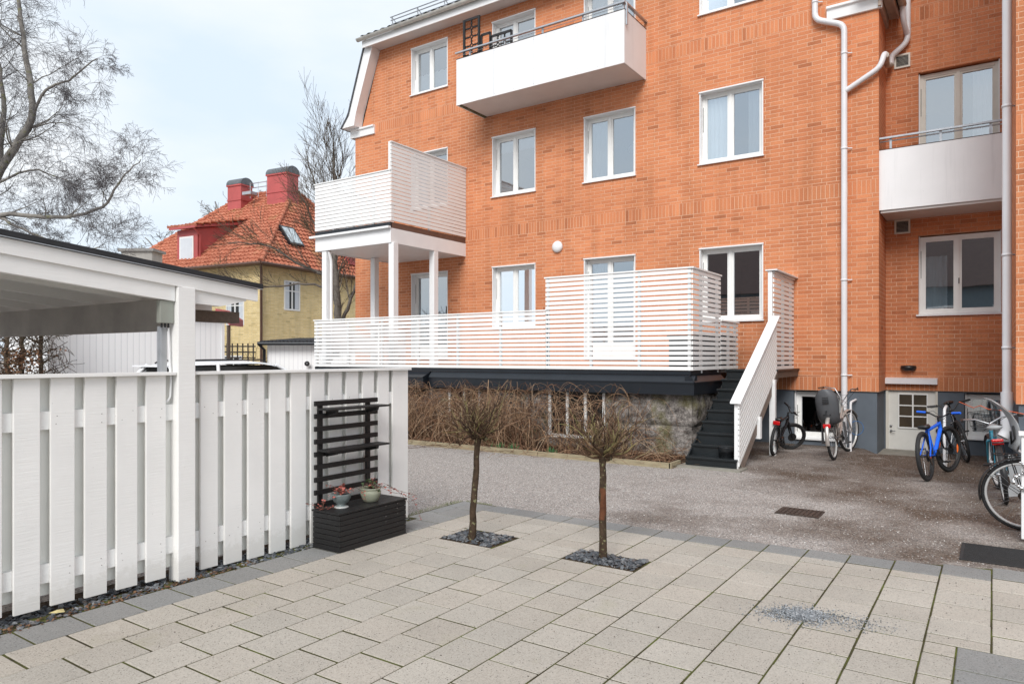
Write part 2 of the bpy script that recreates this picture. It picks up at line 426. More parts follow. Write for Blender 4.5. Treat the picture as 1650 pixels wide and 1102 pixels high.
SUN_AZ = rad(160)   # compass-like: direction towards the sun, measured from +Y clockwise
SUN_EL = rad(40)
sd = Vector((math.sin(SUN_AZ)*math.cos(SUN_EL), math.cos(SUN_AZ)*math.cos(SUN_EL), math.sin(SUN_EL)))
sl = bpy.data.lights.new('sun', 'SUN'); sl.energy = 1.5; sl.angle = rad(30); sl.color = (1., .975, .94)
so = bpy.data.objects.new('sun', sl); COL.objects.link(so)
so.rotation_euler = sd.to_track_quat('Z', 'Y').to_euler(); so.location = sd*60

w = bpy.data.worlds.new('World'); scn.world = w; w.use_nodes = True
nt = w.node_tree; nt.nodes.clear()
wo = nt.nodes.new('ShaderNodeOutputWorld'); bg = nt.nodes.new('ShaderNodeBackground')
sky = nt.nodes.new('ShaderNodeTexSky'); sky.sky_type = 'NISHITA'; sky.sun_disc = False
sky.sun_elevation = SUN_EL; sky.sun_rotation = SUN_AZ; sky.dust_density = 2.5; sky.ozone_density = 1.; sky.air_density = 1.2
tc = nt.nodes.new('ShaderNodeTexCoord'); mp = nt.nodes.new('ShaderNodeMapping'); mp.inputs['Scale'].default_value = (1, 1, 2.6)
nz = nt.nodes.new('ShaderNodeTexNoise'); nz.inputs['Scale'].default_value = 2.3; nz.inputs['Detail'].default_value = 6; nz.inputs['Roughness'].default_value = .5
rp = nt.nodes.new('ShaderNodeValToRGB'); rp.color_ramp.elements[0].position = .36; rp.color_ramp.elements[0].color = (7.6, 8.8, 10.1, 1)
rp.color_ramp.elements[1].position = .66; rp.color_ramp.elements[1].color = (9.9, 10.15, 10.4, 1)
mxn = nt.nodes.new('ShaderNodeMix'); mxn.data_type = 'RGBA'; mxn.inputs[0].default_value = .9
nt.links.new(tc.outputs['Generated'], mp.inputs[0]); nt.links.new(mp.outputs[0], nz.inputs['Vector']); nt.links.new(nz.outputs['Fac'], rp.inputs[0])
nt.links.new(sky.outputs[0], mxn.inputs[6]); nt.links.new(rp.outputs[0], mxn.inputs[7])
nt.links.new(mxn.outputs[2], bg.inputs[0]); bg.inputs[1].default_value = .055; nt.links.new(bg.outputs[0], wo.inputs[0])

vs_ = scn.view_settings; scn.display_settings.display_device = 'sRGB'
vs_.view_transform = 'Standard'; vs_.look = 'None'; vs_.gamma = 1; vs_.exposure = 1.0
scn.render.engine = 'CYCLES'
scn.cycles.max_bounces = 8; scn.cycles.diffuse_bounces = 4; scn.cycles.transparent_max_bounces = 12

# ================================================================== GROUND
def smooth(t): t = max(0, min(1, t)); return t*t*(3-2*t)
def gz(x, y): return -.11*smooth((y-13.2)/.7)*smooth((x+1.95)/.35)
m = MB()
xs = [-400, -120, -60, -35, -22, -16] + [-14+.5*i for i in range(23)] + [-2.6+.1*i for i in range(30)] + [.5, 1, 2, 4, 8, 16, 40, 120, 400]
ys = [-400, -120, -50, -20, -8, -2, 0, 2, 4, 6, 8, 10, 12, 13] + [13.1+.1*i for i in range(16)] + [15, 17, 20, 30, 50, 120, 400]
vv = [(x, y, gz(x, y)) for y in ys for x in xs]; nx = len(xs)
m.add(vv, [(j*nx+i, j*nx+i+1, (j+1)*nx+i+1, (j+1)*nx+i) for j in range(len(ys)-1) for i in range(nx-1)], True)
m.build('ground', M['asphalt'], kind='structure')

# paving
def yedge(x):   # far outer edge of the paving
    if x < -2.2: return 6.165
    if x < -.6: return 6.165+(x+2.2)*.066
    return 6.27+(x+.6)*.27
def yin(x): return yedge(x)-.26 - (.05 if x > -.6 else 0)
PITS = [(-4.03, -3.47, 4.77, 5.19), (-2.83, -2.21, 4.845, 5.16)]
beige = MB(); grey = MB()
def slab(mb, x0, x1, y0, y1, z=.030):
    g = .0040+R.uniform(0, .0022); h_ = .0058+R.uniform(0, .0025); x0 += g; x1 -= g; y0 += h_; y1 -= h_
    if x1-x0 < .02 or y1-y0 < .015: return
    dz = R.uniform(-.0015, .0015); b = .004; t = z+dz
    ta, tb = R.uniform(-.001, .001), R.uniform(-.001, .001)
    P = [(x0,y0,0),(x1,y0,0),(x1,y1,0),(x0,y1,0)]
    top = [(x0,y0,t-b+ta),(x1,y0,t-b+tb),(x1,y1,t-b-ta),(x0,y1,t-b-tb)]
    ins = [(x0+b,y0+b,t+ta),(x1-b,y0+b,t+tb),(x1-b,y1-b,t-ta),(x0+b,y1-b,t-tb)]
    mb.add(P+top+ins, [(0,1,5,4),(1,2,6,5),(2,3,7,6),(3,0,4,7),(4,5,9,8),(5,6,10,9),(6,7,11,10),(7,4,8,11),(8,9,10,11)])
def sub_rect(r, q):
    x0, x1, y0, y1 = r; a0, a1, b0, b1 = q
    if a0 >= x1 or a1 <= x0 or b0 >= y1 or b1 <= y0: return [r]
    out = []
    if y0 < b0: out.append((x0, x1, y0, b0))
    if y1 > b1: out.append((x0, x1, b1, y1))
    m0, m1 = max(y0, b0), min(y1, b1)
    if x0 < a0: out.append((x0, a0, m0, m1))
    if x1 > a1: out.append((a1, x1, m0, m1))
    return out
W = .313
DARKQ = (-.165, 3., -3., 4.592)
for r in range(0, 26):
    x0 = -4.39+W*(r-1); x1 = x0+W
    stag = 0 if r % 2 == 0 else -.157
    if r > 9: stag += .157
    xm = (x0+x1)/2
    k = 0
    y = 1.751+stag-.3137*12
    while y < 6.4:
        y1 = y+.3137
        lim = yin(xm) if r > 0 else 9
        rect = (x0, x1, y, min(y1, lim))
        if rect[3] > rect[2]:
            rs = [rect]
            for q in PITS+[DARKQ, (-5.2, -4.0+.3, 3.9, 4.72) if 0 else (0,0,0,0)]:
                rs = [p for a in rs for p in sub_rect(a, q)]
            for a in rs:
                if a[2] > 6.2: continue
                slab(grey if r == 0 else beige, a[0], a[1], a[2], min(a[3], yin(xm) if r else 6.17))
        y = y1
    # far border row
    if r >= 1: slab(grey, x0, x1, yin(xm), yedge(xm))
x = -.165
i = 0
while x < 1.5:
    y = 4.592 - .3285
    while y > -2: slab(grey, x, x+.63, y, y+.3285); y -= .3285
    x += .63
# extra dark column beside the asphalt patch by the fence end
for y0, y1 in ((5.25, 5.56), (5.56, 5.87), (5.87, 6.17)): slab(grey, -4.84, -4.70, y0, y1)
pv = MB()
pv.add([(-4.86,-3,0.0255),(3.5,-3,0.0255),(3.5,yedge(1.5)+.0,0.0255),(.6,yedge(.6),0.0255),(-.6,yedge(-.6),0.0255),(-2.2,6.165,0.0255),(-4.86,6.165,0.0255)], [tuple(range(7))])
pv.build('joint_sand', M['joint'], kind='structure')
beige.build('paving', M['slab'], kind='structure')
grey.build('paving_border', M['slab_grey'], kind='structure')
# ground strip under the fence
MB().box(-5.15, -4.705, -3, 5.2, -.02, .016).build('soil_strip', M['soil'], kind='structure')

# pebbles / gravel
def stones(mb, n, region, size, z0=.0, flat=.5, heap=None, rnd=R):
    for _ in range(n):
        x, y, hz = region()
        s = rnd.uniform(*size); a = rnd.uniform(0, 6.28); e = rnd.uniform(.55, .95)
        tl = Matrix.Rotation(a, 3, 'Z') @ Matrix.Rotation(rnd.uniform(-.6, .6), 3, 'X') @ Matrix.Rotation(rnd.uniform(-.5, .5), 3, 'Y')
        o = len(mb.v); vs = []
        for k in range(5):
            t = 2*math.pi*k/5+rnd.uniform(-.3, .3)
            vs.append(Vector((math.cos(t)*s, math.sin(t)*s*e, rnd.uniform(-.15, .15)*s)))
        vs.append(Vector((rnd.uniform(-.2, .2)*s, rnd.uniform(-.2, .2)*s, s*flat))); vs.append(Vector((0, 0, -s*flat)))
        c = Vector((x, y, z0+hz+s*flat*.4))
        mb.add([tl @ p + c for p in vs], [(k, (k+1) % 5, 5) for k in range(5)] + [((k+1) % 5, k, 6) for k in range(5)])
for i, (x0, x1, y0, y1) in enumerate(PITS):
    so_ = MB().box(x0+.004, x1-.004, y0+.004, y1-.004, -.01, .0275); so_.build('tree_pit_soil', M['soil'], kind='structure')
    pm = MB()
    def reg(x0=x0, x1=x1, y0=y0, y1=y1): return R.uniform(x0+.02, x1-.02), R.uniform(y0+.02, y1-.02), R.uniform(0, .008)
    stones(pm, 430, reg, (.009, .024), .024)
    stones(pm, 70, reg, (.02, .034), .028)
    tag(pm.build('slate_pebbles', M['pebble']), ['grey slate pebbles filling the square pit of the tree beside the black planter', 'grey slate pebbles filling the square pit of the tree nearest the stairs'][i], 'pebbles', kind='stuff')
pm = MB()
def reg():
    y = R.uniform(.6, 5.2); return R.uniform(-5.0, -4.71), y, R.uniform(0, .012)
stones(pm, 1900, reg, (.010, .026), .018)
tag(pm.build('slate_pebbles', M['pebble']), 'narrow strip of slate pebbles along the foot of the white board fence', 'pebbles', kind='stuff')
lm = MB()
def reg2():
    y = R.uniform(.8, 3.4); return -4.74+R.gauss(0, .03), y, R.uniform(0, .02)
stones(lm, 700, reg2, (.006, .014), .02, .25)
tag(lm.build('leaf_litter', M['litter']), 'reddish brown leaf litter among the pebbles below the board fence', 'leaf litter', kind='stuff')
tag(MB().add([(-4.79,1.98,.052),(-4.74,2.0,.056),(-4.735,2.05,.05),(-4.78,2.06,.058),(-4.76,2.02,.068)], [(0,1,4),(1,2,4),(2,3,4),(3,0,4)]).build('fallen_leaf', plain('yellow_leaf', (.5, .42, .2), .7)), 'single yellow fallen leaf on the pebbles by the board fence', 'leaf')
gm = MB()
def reg3():
    a = R.uniform(0, 6.28); r = abs(R.gauss(0, .55)); r = min(r, 1.6)
    x = -.98+math.cos(a)*r*.22+math.sin(a)*r*.06; y = 4.60+math.sin(a)*r*.17
    return x, y, max(0, .012*(1-r))*R.random()
stones(gm, 3200, reg3, (.0035, .0072), .031, .6)
def reg3b():
    return -.66+R.gauss(0, .10), 4.66+R.gauss(0, .08), 0
stones(gm, 240, reg3b, (.003, .006), .031, .6)
tag(gm.build('gravel_spill', M['chips']), 'small spilled heap of blue grey gravel chips on the beige paving', 'gravel', kind='stuff')
dm = MB()
def reg4(): return R.uniform(-4.3, 1.), R.uniform(1.5, 6.0), 0
stones(dm, 420, reg4, (.0025, .0065), .031, .6)
tag(dm.build('loose_grit', mk_pebble('dark_grit', [(0., (.04, .035, .03)), (.5, (.12, .10, .08)), (1., (.3, .28, .25))])), 'dark specks of grit scattered over the paving slabs', 'grit', kind='stuff')
am = MB()
def reg5(): return R.uniform(-5, .8), 6.3+abs(R.gauss(0, 2.6)), 0
stones(am, 2600, reg5, (.004, .009), .0, .6)
tag(am.build('loose_gravel', mk_pebble('mixed_grit', [(0., (.12, .11, .105)), (.5, (.36, .33, .31)), (1., (.6, .58, .55))])), 'loose pale grit lying on the worn asphalt yard', 'gravel', kind='stuff')
# grass tufts by the fence end
gm = MB()
for _ in range(900):
    tt = R.random(); x = -4.86-.02*R.random()+R.uniform(-.1, .04)+(.0); y = 5.25+tt*.95
    if R.random() < .35: x = -4.85+R.uniform(0, .35); y = 6.17+abs(R.gauss(0, .03))
    h = R.uniform(.01, .035); dx, dy = R.uniform(-.015, .015), R.uniform(-.015, .015)
    gm.add([(x-.0015, y, 0.01), (x+.0015, y, 0.01), (x+dx, y+dy, .01+h)], [(0, 1, 2)])
tag(gm.build('grass_tufts', M['grass']), 'patchy short grass at the paving edge beyond the black planter', 'grass', kind='stuff')

# manhole grate and rubber mat
t = thing('drain_grate', 'rusty square drain cover set in the asphalt yard', 'drain cover', (-1.66, 7.77, 0))
g = MB().box(-1.88, -1.45, 7.60, 7.95, .002, .007); g.build('frame', M['rust'], t)
g = MB()
for i in range(9): g.box(-1.86+.045*i, -1.835+.045*i, 7.625, 7.925, .007, .014)
for y in (7.61, 7.77, 7.93): g.box(-1.87, -1.455, y-.01, y+.01, .007, .012)
g.build('grating', M['rust'], t)
t = thing('rubber_mat', 'black ribbed rubber doormat on the asphalt at the right edge', 'doormat', (.3, 7.0, 0))
MB().box(-.225, .75, 6.69, 7.30, .002, .009).build('base', M['mat'], t, bevel=.003)
g = MB()
for i in range(26): g.box(-.2, .73, 6.712+i*.0225, 6.722+i*.0225, .009, .012)
g.build('ribs', M['mat'], t)
for a in ((-.225, .75, 6.69, 6.71), (-.225, .75, 7.28, 7.30), (-.225, -.205, 6.71, 7.28)): pass
MB().box(-1.95, -.95, 13.45, 14.85, -.13, -.085).build('threshold_slab', M['concrete'], kind='structure')

# ================================================================== APARTMENT BUILDING
YF = 13.875; XL = -14.757; XR = -1.658; YB = 14.85
bld = thing('apartment_building', 'orange brick apartment block with white windows and balconies', 'apartment building', (XL, YF, 0))
WIN = []   # (x0,x1,z0,z1)
cols = dict(A=(-12.65, -11.42), B=(-10.02, -8.79), C=(-7.51, -6.28), D=(-4.88, -3.635))
def rect_wall(mb, y, outer, holes, depth=.25, clip=None):
    """front wall in plane Y=y with rectangular holes; clip = list of half planes (nx,nz,c) keep nx*x+nz*z<=c"""
    xs = sorted({outer[0], outer[1], *[h[0] for h in holes], *[h[1] for h in holes]}); zs = sorted({outer[2], outer[3], *[h[2] for h in holes], *[h[3] for h in holes]})
    xs = [x for x in xs if outer[0] <= x <= outer[1]]; zs = [z for z in zs if outer[2] <= z <= outer[3]]
    for i in range(len(xs)-1):
        for j in range(len(zs)-1):
            cx, cz = (xs[i]+xs[i+1])/2, (zs[j]+zs[j+1])/2
            if any(h[0] < cx < h[1] and h[2] < cz < h[3] for h in holes): continue
            poly = [(xs[i], zs[j]), (xs[i+1], zs[j]), (xs[i+1], zs[j+1]), (xs[i], zs[j+1])]
            for (a, b, c) in (clip or []):
                out = []
                for k in range(len(poly)):
                    p, q = poly[k], poly[(k+1) % len(poly)]
                    dp, dq = a*p[0]+b*p[1]-c, a*q[0]+b*q[1]-c
                    if dp <= 0: out.append(p)
                    if dp*dq < 0: t_ = dp/(dp-dq); out.append((p[0]+(q[0]-p[0])*t_, p[1]+(q[1]-p[1])*t_))
                poly = out
                if len(poly) < 3: break
            if len(poly) >= 3: mb.add([(x, y, z) for x, z in poly], [tuple(range(len(poly)))])
    for (a, b, c, d) in holes:
        a = max(a, outer[0]); b = min(b, outer[1])
        mb.add([(a,y,c),(a,y,d),(a,y+depth,d),(a,y+depth,c)], [(0,1,2,3)]); mb.add([(b,y,c),(b,y,d),(b,y+depth,d),(b,y+depth,c)], [(0,1,2,3)])
        mb.add([(a,y,d),(b,y,d),(b,y+depth,d),(a,y+depth,d)], [(0,1,2,3)]); mb.add([(a,y,c),(b,y,c),(b,y+depth,c),(a,y+depth,c)], [(0,1,2,3)])
holes = []
for k, (a, b) in cols.items():
    holes.append((a, b, 5.5, 6.95))
    holes.append((a, b, 8.5 if k != 'C' else 7.55, 9.71))
holes += [(*cols['A'], 1.55, 3.80), (*cols['B'], 2.35, 3.80), (cols['C'][0], cols['C'][1], 1.55, 3.80), (*cols['D'], 2.35, 3.81)]
ph = [(-3.09, -2.20, .12, 1.0)]
wall = MB()
Zt = 9.97
# mansard outline: left slant from (XL,7.95) to (-13.79,9.97); right slant mirrored
def hp(x1, z1, x2, z2, keep):   # half plane through two points keeping side of point 'keep'
    a, b = (z2-z1), -(x2-x1); c = a*x1+b*z1
    return (a, b, c) if a*keep[0]+b*keep[1] <= c else (-a, -b, -c)
keep = (-8, 5)
clip = [hp(-14.50, 7.95, -13.79, 9.97, keep), hp(-1.93, 7.95, -2.64, 9.97, keep)]
rect_wall(wall, YF, (XL, XR, 1.01, 7.95), [h for h in holes if h[3] < 7.6 or h[2] < 7.6][:99])
wall = MB()
lowh = [h for h in holes if h[2] < 7.5 and h[3] < 7.5]
rect_wall(wall, YF, (XL, XR, 1.01, 7.55), lowh)
rect_wall(wall, YF, (XL, XR, 7.55, 7.95), [(cols['C'][0], cols['C'][1], 7.55, 7.95)])
uph = [h for h in holes if h[3] > 9]
uph = [(a, b, max(c, 7.95), d) for a, b, c, d in uph]
rect_wall(wall, YF, (XL, XR, 7.95, Zt), uph, clip=clip)
# side faces
wall.quad((XR, YF, 1.01), (XR, YB+.01, 1.01), (XR, YB+.01, 7.95), (XR, YF, 7.95))
wall.quad((XL, YF, 1.01), (XL, YF+11, 1.01), (XL, YF+11, 7.95), (XL, YF, 7.95))
wall.build('wall', M['brick'], bld)
rw = MB()
XW = .246; YW = 11.26
rh = [(-1.128, .122, 2.39, 3.835), (-1.128, .10, 4.3, 6.81)]
rdoor = (-1.66, -.845, -.12, 1.235)
rect_wall(rw, YB, (XR, XW, 1.01, 14), rh)
rw.build('recess_wall', M['brick'], bld)
ww = MB(); ww.quad((XW, YB+.3, 1.01), (XW, YW, 1.01), (XW, YW, 14), (XW, YB+.3, 14)); ww.quad((XW, YW, 1.01), (6, YW, 1.01), (6, YW, 14), (XW, YW, 14))
ww.build('wing_wall', M['brick'], bld)
pl = MB()
rect_wall(pl, YF+.03, (XL, XR-.03, -.15, 1.01), ph)
pl.quad((XR-.03, YF+.03, -.15), (XR-.03, YB, -.15), (XR-.03, YB, 1.01), (XR-.03, YF+.03, 1.01))
rect_wall(pl, YB+.03, (XR-.03, XW+.03, -.15, 1.01), [(-1.64, -.845, -.15, 1.01), (-.42, XW+.03, .19, .985)])
pl.quad((XW+.03, YB+.3, -.15), (XW+.03, YW+.03, -.15), (XW+.03, YW+.03, 1.01), (XW+.03, YB+.3, 1.01)); pl.quad((XW+.03, YW+.03, -.15), (6, YW+.03, -.15), (6, YW+.03, 1.01), (XW+.03, YW+.03, 1.01))
pl.quad((XL+.03, YF, -.1), (XL+.03, YF+11, -.1), (XL+.03, YF+11, 1.01), (XL+.03, YF, 1.01))
# small soffit under brick
pl.quad((XL, YF, 1.009), (XR, YF, 1.009), (XR, YF+.03, 1.009), (XL, YF+.03, 1.009))
pl.build('plinth', M['plinth'], bld)
# interior so windows look into rooms
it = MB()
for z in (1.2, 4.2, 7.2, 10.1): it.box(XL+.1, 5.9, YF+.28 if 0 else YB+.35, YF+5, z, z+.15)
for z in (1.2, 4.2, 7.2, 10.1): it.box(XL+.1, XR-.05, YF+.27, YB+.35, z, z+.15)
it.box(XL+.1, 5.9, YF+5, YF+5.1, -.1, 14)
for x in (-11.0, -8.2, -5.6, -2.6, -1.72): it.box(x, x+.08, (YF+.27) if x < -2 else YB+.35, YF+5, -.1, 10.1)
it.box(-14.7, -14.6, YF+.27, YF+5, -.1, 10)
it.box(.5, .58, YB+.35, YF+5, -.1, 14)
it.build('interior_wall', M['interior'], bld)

def curtain(mb, x0, x1, z0, z1, y, waves, amp=.018):
    n = int(max(6, (x1-x0)/.012)); vs = []
    ph_ = R.uniform(0, 6)
    for i in range(n+1):
        x = x0+(x1-x0)*i/n; d = amp*math.sin(ph_+waves*6.28*i/n)+amp*.5*math.sin(2.7*waves*6.28*i/n)
        vs += [(x, y+d, z0), (x+d*.2, y+d*.8, z1)]
    mb.add(vs, [(2*i, 2*i+2, 2*i+3, 2*i+1) for i in range(n)], True)

def window(x0, x1, z0, z1, y, parent=bld, mull=(.46,), cur=(), blind=0., trim=True, reveal=.13, fm='frame_white', handle=False, door=False, sill=True, valance=False, label=None):
    """lined opening with frame, sash panes, sill and curtains"""
    tr = MB(); tt = .018
    if trim:
        tr.box(x0-.003, x0+tt, y-.012, y+reveal, z0, z1); tr.box(x1-tt, x1+.003, y-.012, y+reveal, z0, z1)
        tr.box(x0-.012, x1+.012, y-.03, y+reveal, z1-tt, z1+.008)
    else:
        tr.extr([(x0, y+.05, z0), (x1, y+.05, z0), (x1, y+.05, z1), (x1-tt, y+.05, z1), (x1-tt, y+.05, z0+.006), (x0+tt, y+.05, z0+.006), (x0+tt, y+.05, z1), (x0, y+.05, z1)], (0, reveal-.05, 0))
    o = tr.build('window' if not door else 'balcony_door', M['white_metal'], parent)
    if label: o['label'] = label
    fy = y+reveal; fr = MB(); fw = .055
    a, b, c, d = x0+tt, x1-tt, z0+.01, z1-tt
    fr.box(a, a+fw, fy, fy+.07, c, d); fr.box(b-fw, b, fy, fy+.07, c, d)
    fr.box(a+fw, b-fw, fy, fy+.07, d-fw, d); fr.box(a+fw, b-fw, fy, fy+.07, c, c+fw)
    xs_ = [a+fw] + [a+fw+(b-a-2*fw)*q for q in mull] + [b-fw]
    for q in xs_[1:-1]: fr.box(q-.028, q+.028, fy-.008, fy+.07, c+fw, d-fw)
    for i in range(len(xs_)-1):
        l_, r_ = xs_[i]+(.028 if i else 0), xs_[i+1]-(.028 if i < len(xs_)-2 else 0)
        sw = .035
        fr.box(l_, l_+sw, fy+.012, fy+.06, c+fw, d-fw); fr.box(r_-sw, r_, fy+.012, fy+.06, c+fw, d-fw)
        fr.box(l_+sw, r_-sw, fy+.012, fy+.06, d-fw-sw, d-fw); fr.box(l_+sw, r_-sw, fy+.012, fy+.06, c+fw, c+fw+sw+(.0 if not door else .25))
        g = MB(); g.quad((l_+sw, fy+.04, c+fw+sw), (r_-sw, fy+.04, c+fw+sw), (r_-sw, fy+.04, d-fw-sw), (l_+sw, fy+.04, d-fw-sw))
        g.build('pane', M['glass'], o)
    fr.build('frame', M[fm], o)
    # vent slot
    MB().box(a+.012, a+.02, fy-.003, fy, d-.75, d-.25).build('vent_slot', M['black_plastic'], o)
    if sill:
        s = MB(); s.add([(x0-.035, y-.045, z0-.012), (x1+.02, y-.045, z0-.012), (x1+.02, y+reveal, z0+.02), (x0-.035, y+reveal, z0+.02),
                         (x0-.035, y-.045, z0-.035), (x1+.02, y-.045, z0-.035), (x1+.02, y+reveal, z0-.02), (x0-.035, y+reveal, z0-.02)],
                        [(0,1,2,3),(4,5,1,0),(5,6,2,1),(7,4,0,3),(7,6,5,4),(3,2,6,7)])
        s.build('sill', M['white_metal'], o)
    if handle: MB().tube([(a+(b-a)*.5, fy-.008, c+.62), (a+(b-a)*.5, fy-.05, c+.62), (a+(b-a)*.5, fy-.05, c+.52)], .008, 6).build('handle', M['black_plastic'], o)
    for (p, q, z_0, z_1) in cur:
        cm = MB(); curtain(cm, a+(b-a)*p, a+(b-a)*q, c+(d-c)*z_0, c+(d-c)*z_1, fy+.09, max(3, (q-p)*14)); cm.build('curtain', M['curtain'], o)
    if valance:
        cm = MB(); n = 60; vs = []
        for i in range(n+1):
            x = a+(b-a)*i/n; top = c+(d-c)*.45+.035*abs(math.sin(i*.35))+.12*i/n*0
            vs += [(x, fy+.12+.01*math.sin(i), c), (x, fy+.12, top)]
        cm.add(vs, [(2*i, 2*i+2, 2*i+3, 2*i+1) for i in range(n)], True); cm.build('curtain', M['curtain'], o)
    if blind:
        MB().box(a+.05, b-.05, fy+.10, fy+.11, d-(d-c)*blind, d).build('blind', M['blind'], o)
    return o
A, B, C_, D_ = cols['A'], cols['B'], cols['C'], cols['D']
window(*A, 8.5, 9.71, YF, valance=True)
window(*B, 8.5, 9.71, YF, cur=((.1, .45, 0, 1),))
window(C_[0], C_[1], 7.56, 9.71, YF, door=True, cur=((.05, .4, 0, 1), (.6, .95, 0, 1)), sill=False)
window(*D_, 8.5, 9.71, YF, cur=((.05, .5, 0, 1), (.8, .97, 0, 1)))
window(*A, 5.5, 6.93, YF, cur=((.05, .5, 0, 1),))
window(*B, 5.5, 6.93, YF, blind=.24, cur=())
window(*C_, 5.5, 6.93, YF, cur=((.04, .42, 0, 1),))
window(*D_, 5.5, 6.93, YF, cur=((.04, .40, 0, 1), (.74, .96, 0, 1)))
window(A[0], A[1], 1.56, 3.8, YF, door=True, sill=False)
window(*B, 2.35, 3.8, YF, cur=((.1, .9, .15, .85),))
window(C_[0], C_[1], 1.56, 3.8, YF, door=True, sill=False, cur=((.1, .45, .3, 1),))
window(*D_, 2.35, 3.8, YF)
window(-1.126, .12, 2.40, 3.83, YB, handle=True, mull=(.48,), cur=((.05, .35, 0, .75),), trim=False, reveal=.09)
window(-1.126, .098, 4.35, 6.80, YB, door=True, mull=(.50,), cur=((.68, .95, 0, 1),), trim=False, reveal=.10, fm='cream', sill=False)
window(-3.08, -2.21, .13, .995, YF+.03, mull=(), trim=False, reveal=.12)
window(-.41, .27, .20, .98, YB+.03, mull=(), trim=False, reveal=.10, cur=((.1, .9, 0, .7),))
# plants and lampshade seen inside second floor window
lp = MB().lathe((-6.75, YF+.9, 6.32), [(.02, .12), (.08, .06), (.11, 0), (.09, -.05)], 14); lp.build('ceiling_lamp', M['blind'], bld)
# basement door
dr = MB(); dr.box(-1.62, -.865, YB+.06, YB+.10, -.11, 1.13)
M['door_paint'] = plain('off_white_door_paint', (.70, .69, .65), .45, var=.05)
d = dr.build('door', M['door_paint'], bld)
f = MB(); f.box(-1.66, -1.62, YB+.02, YB+.12, -.115, 1.14); f.box(-.865, -.825, YB+.02, YB+.12, -.115, 1.14); f.box(-1.62, -.865, YB+.02, YB+.055, 1.10, 1.14); f.build('frame', M['cream'], d)
gx0, gx1, gz0, gz1 = -1.44, -1.0, .33, .93
g = MB()
g.box(gx0-.02, gx1+.02, YB+.04, YB+.06, gz0-.025, gz0); g.box(gx0-.02, gx1+.02, YB+.04, YB+.06, gz1, gz1+.02); g.box(gx0-.02, gx0, YB+.04, YB+.06, gz0, gz1); g.box(gx1, gx1+.02, YB+.04, YB+.06, gz0, gz1)
g.box((gx0+gx1)/2-.012, (gx0+gx1)/2+.012, YB+.04, YB+.058, gz0, gz1)
for q in (1/3, 2/3): g.box(gx0, gx1, YB+.042, YB+.059, gz0+(gz1-gz0)*q-.01, gz0+(gz1-gz0)*q+.01)
g.build('glazing_bars', M['frame_white'], d)
MB().box(gx0, gx1, YB+.052, YB+.0575, gz0, gz1).build('pane', plain('brown_door_glass', (.05, .035, .02), .12, var=.3, scale=3, spec=.6), d)
h = MB(); h.lathe((-1.575, YB+.05, .345), [(.022, 0), (.022, -.02), (.01, -.03)], 14, 'y'); h.tube([(-1.575, YB+.055, .25), (-1.575, YB, .25), (-1.50, YB-.01, .25)], .009, 6); h.lathe((-1.575, YB+.05, .25), [(.022, 0), (.022, -.012)], 14, 'y'); h.build('handle', M['steel'], d)
MB().extr([(-1.665, YB-.10, 1.13), (-1.665, YB-.10, 1.225), (-1.665, YB+.02, 1.25), (-1.665, YB+.02, 1.13)], (.84, 0, 0)).build('door_hood', M['pipe'], bld)
lm = MB(); lm.lathe((-1.285, YB-.01, 1.42), [(.02, .05), (.125, .045), (.13, .0), (.115, -.035), (.07, -.05)], 20); o = lm.build('wall_lamp', M['black_plastic'], bld); o['label'] = 'dark oval lamp above basement door'
lm = MB(); lm.lathe((-8.186, YF, 4.127), [(.13, 0), (.135, -.03), (.12, -.06), (.07, -.085), (.01, -.092)], 24, 'y'); o = lm.build('wall_lamp', M['white_metal'], bld); o['label'] = 'round white lamp'
# vents
for (x0, x1, z0, z1) in ((-1.512, -1.255, 3.895, 4.155), (-1.515, -1.255, 6.955, 7.21)):
    v = MB(); v.box(x0, x0+.03, YB-.03, YB+.01, z0, z1); v.box(x1-.03, x1, YB-.03, YB+.01, z0, z1); v.box(x0+.03, x1-.03, YB-.03, YB+.01, z0, z0+.03); v.box(x0+.03, x1-.03, YB-.03, YB+.01, z1-.03, z1)
    o = v.build('vent', M['cream'], bld)
    MB().box(x0+.03, x1-.03, YB-.001, YB+.005, z0+.03, z1-.03).build('vent_opening', M['black_plastic'], o)
    s = MB()
    for k in range(8): zz = z0+.042+k*(z1-z0-.07)/8; s.add([(x0+.03, YB-.024, zz), (x1-.03, YB-.024, zz), (x1-.03, YB-.010, zz+.010), (x0+.03, YB-.010, zz+.010)], [(0,1,2,3)])
    s.build('louvre', M['cream'], o)
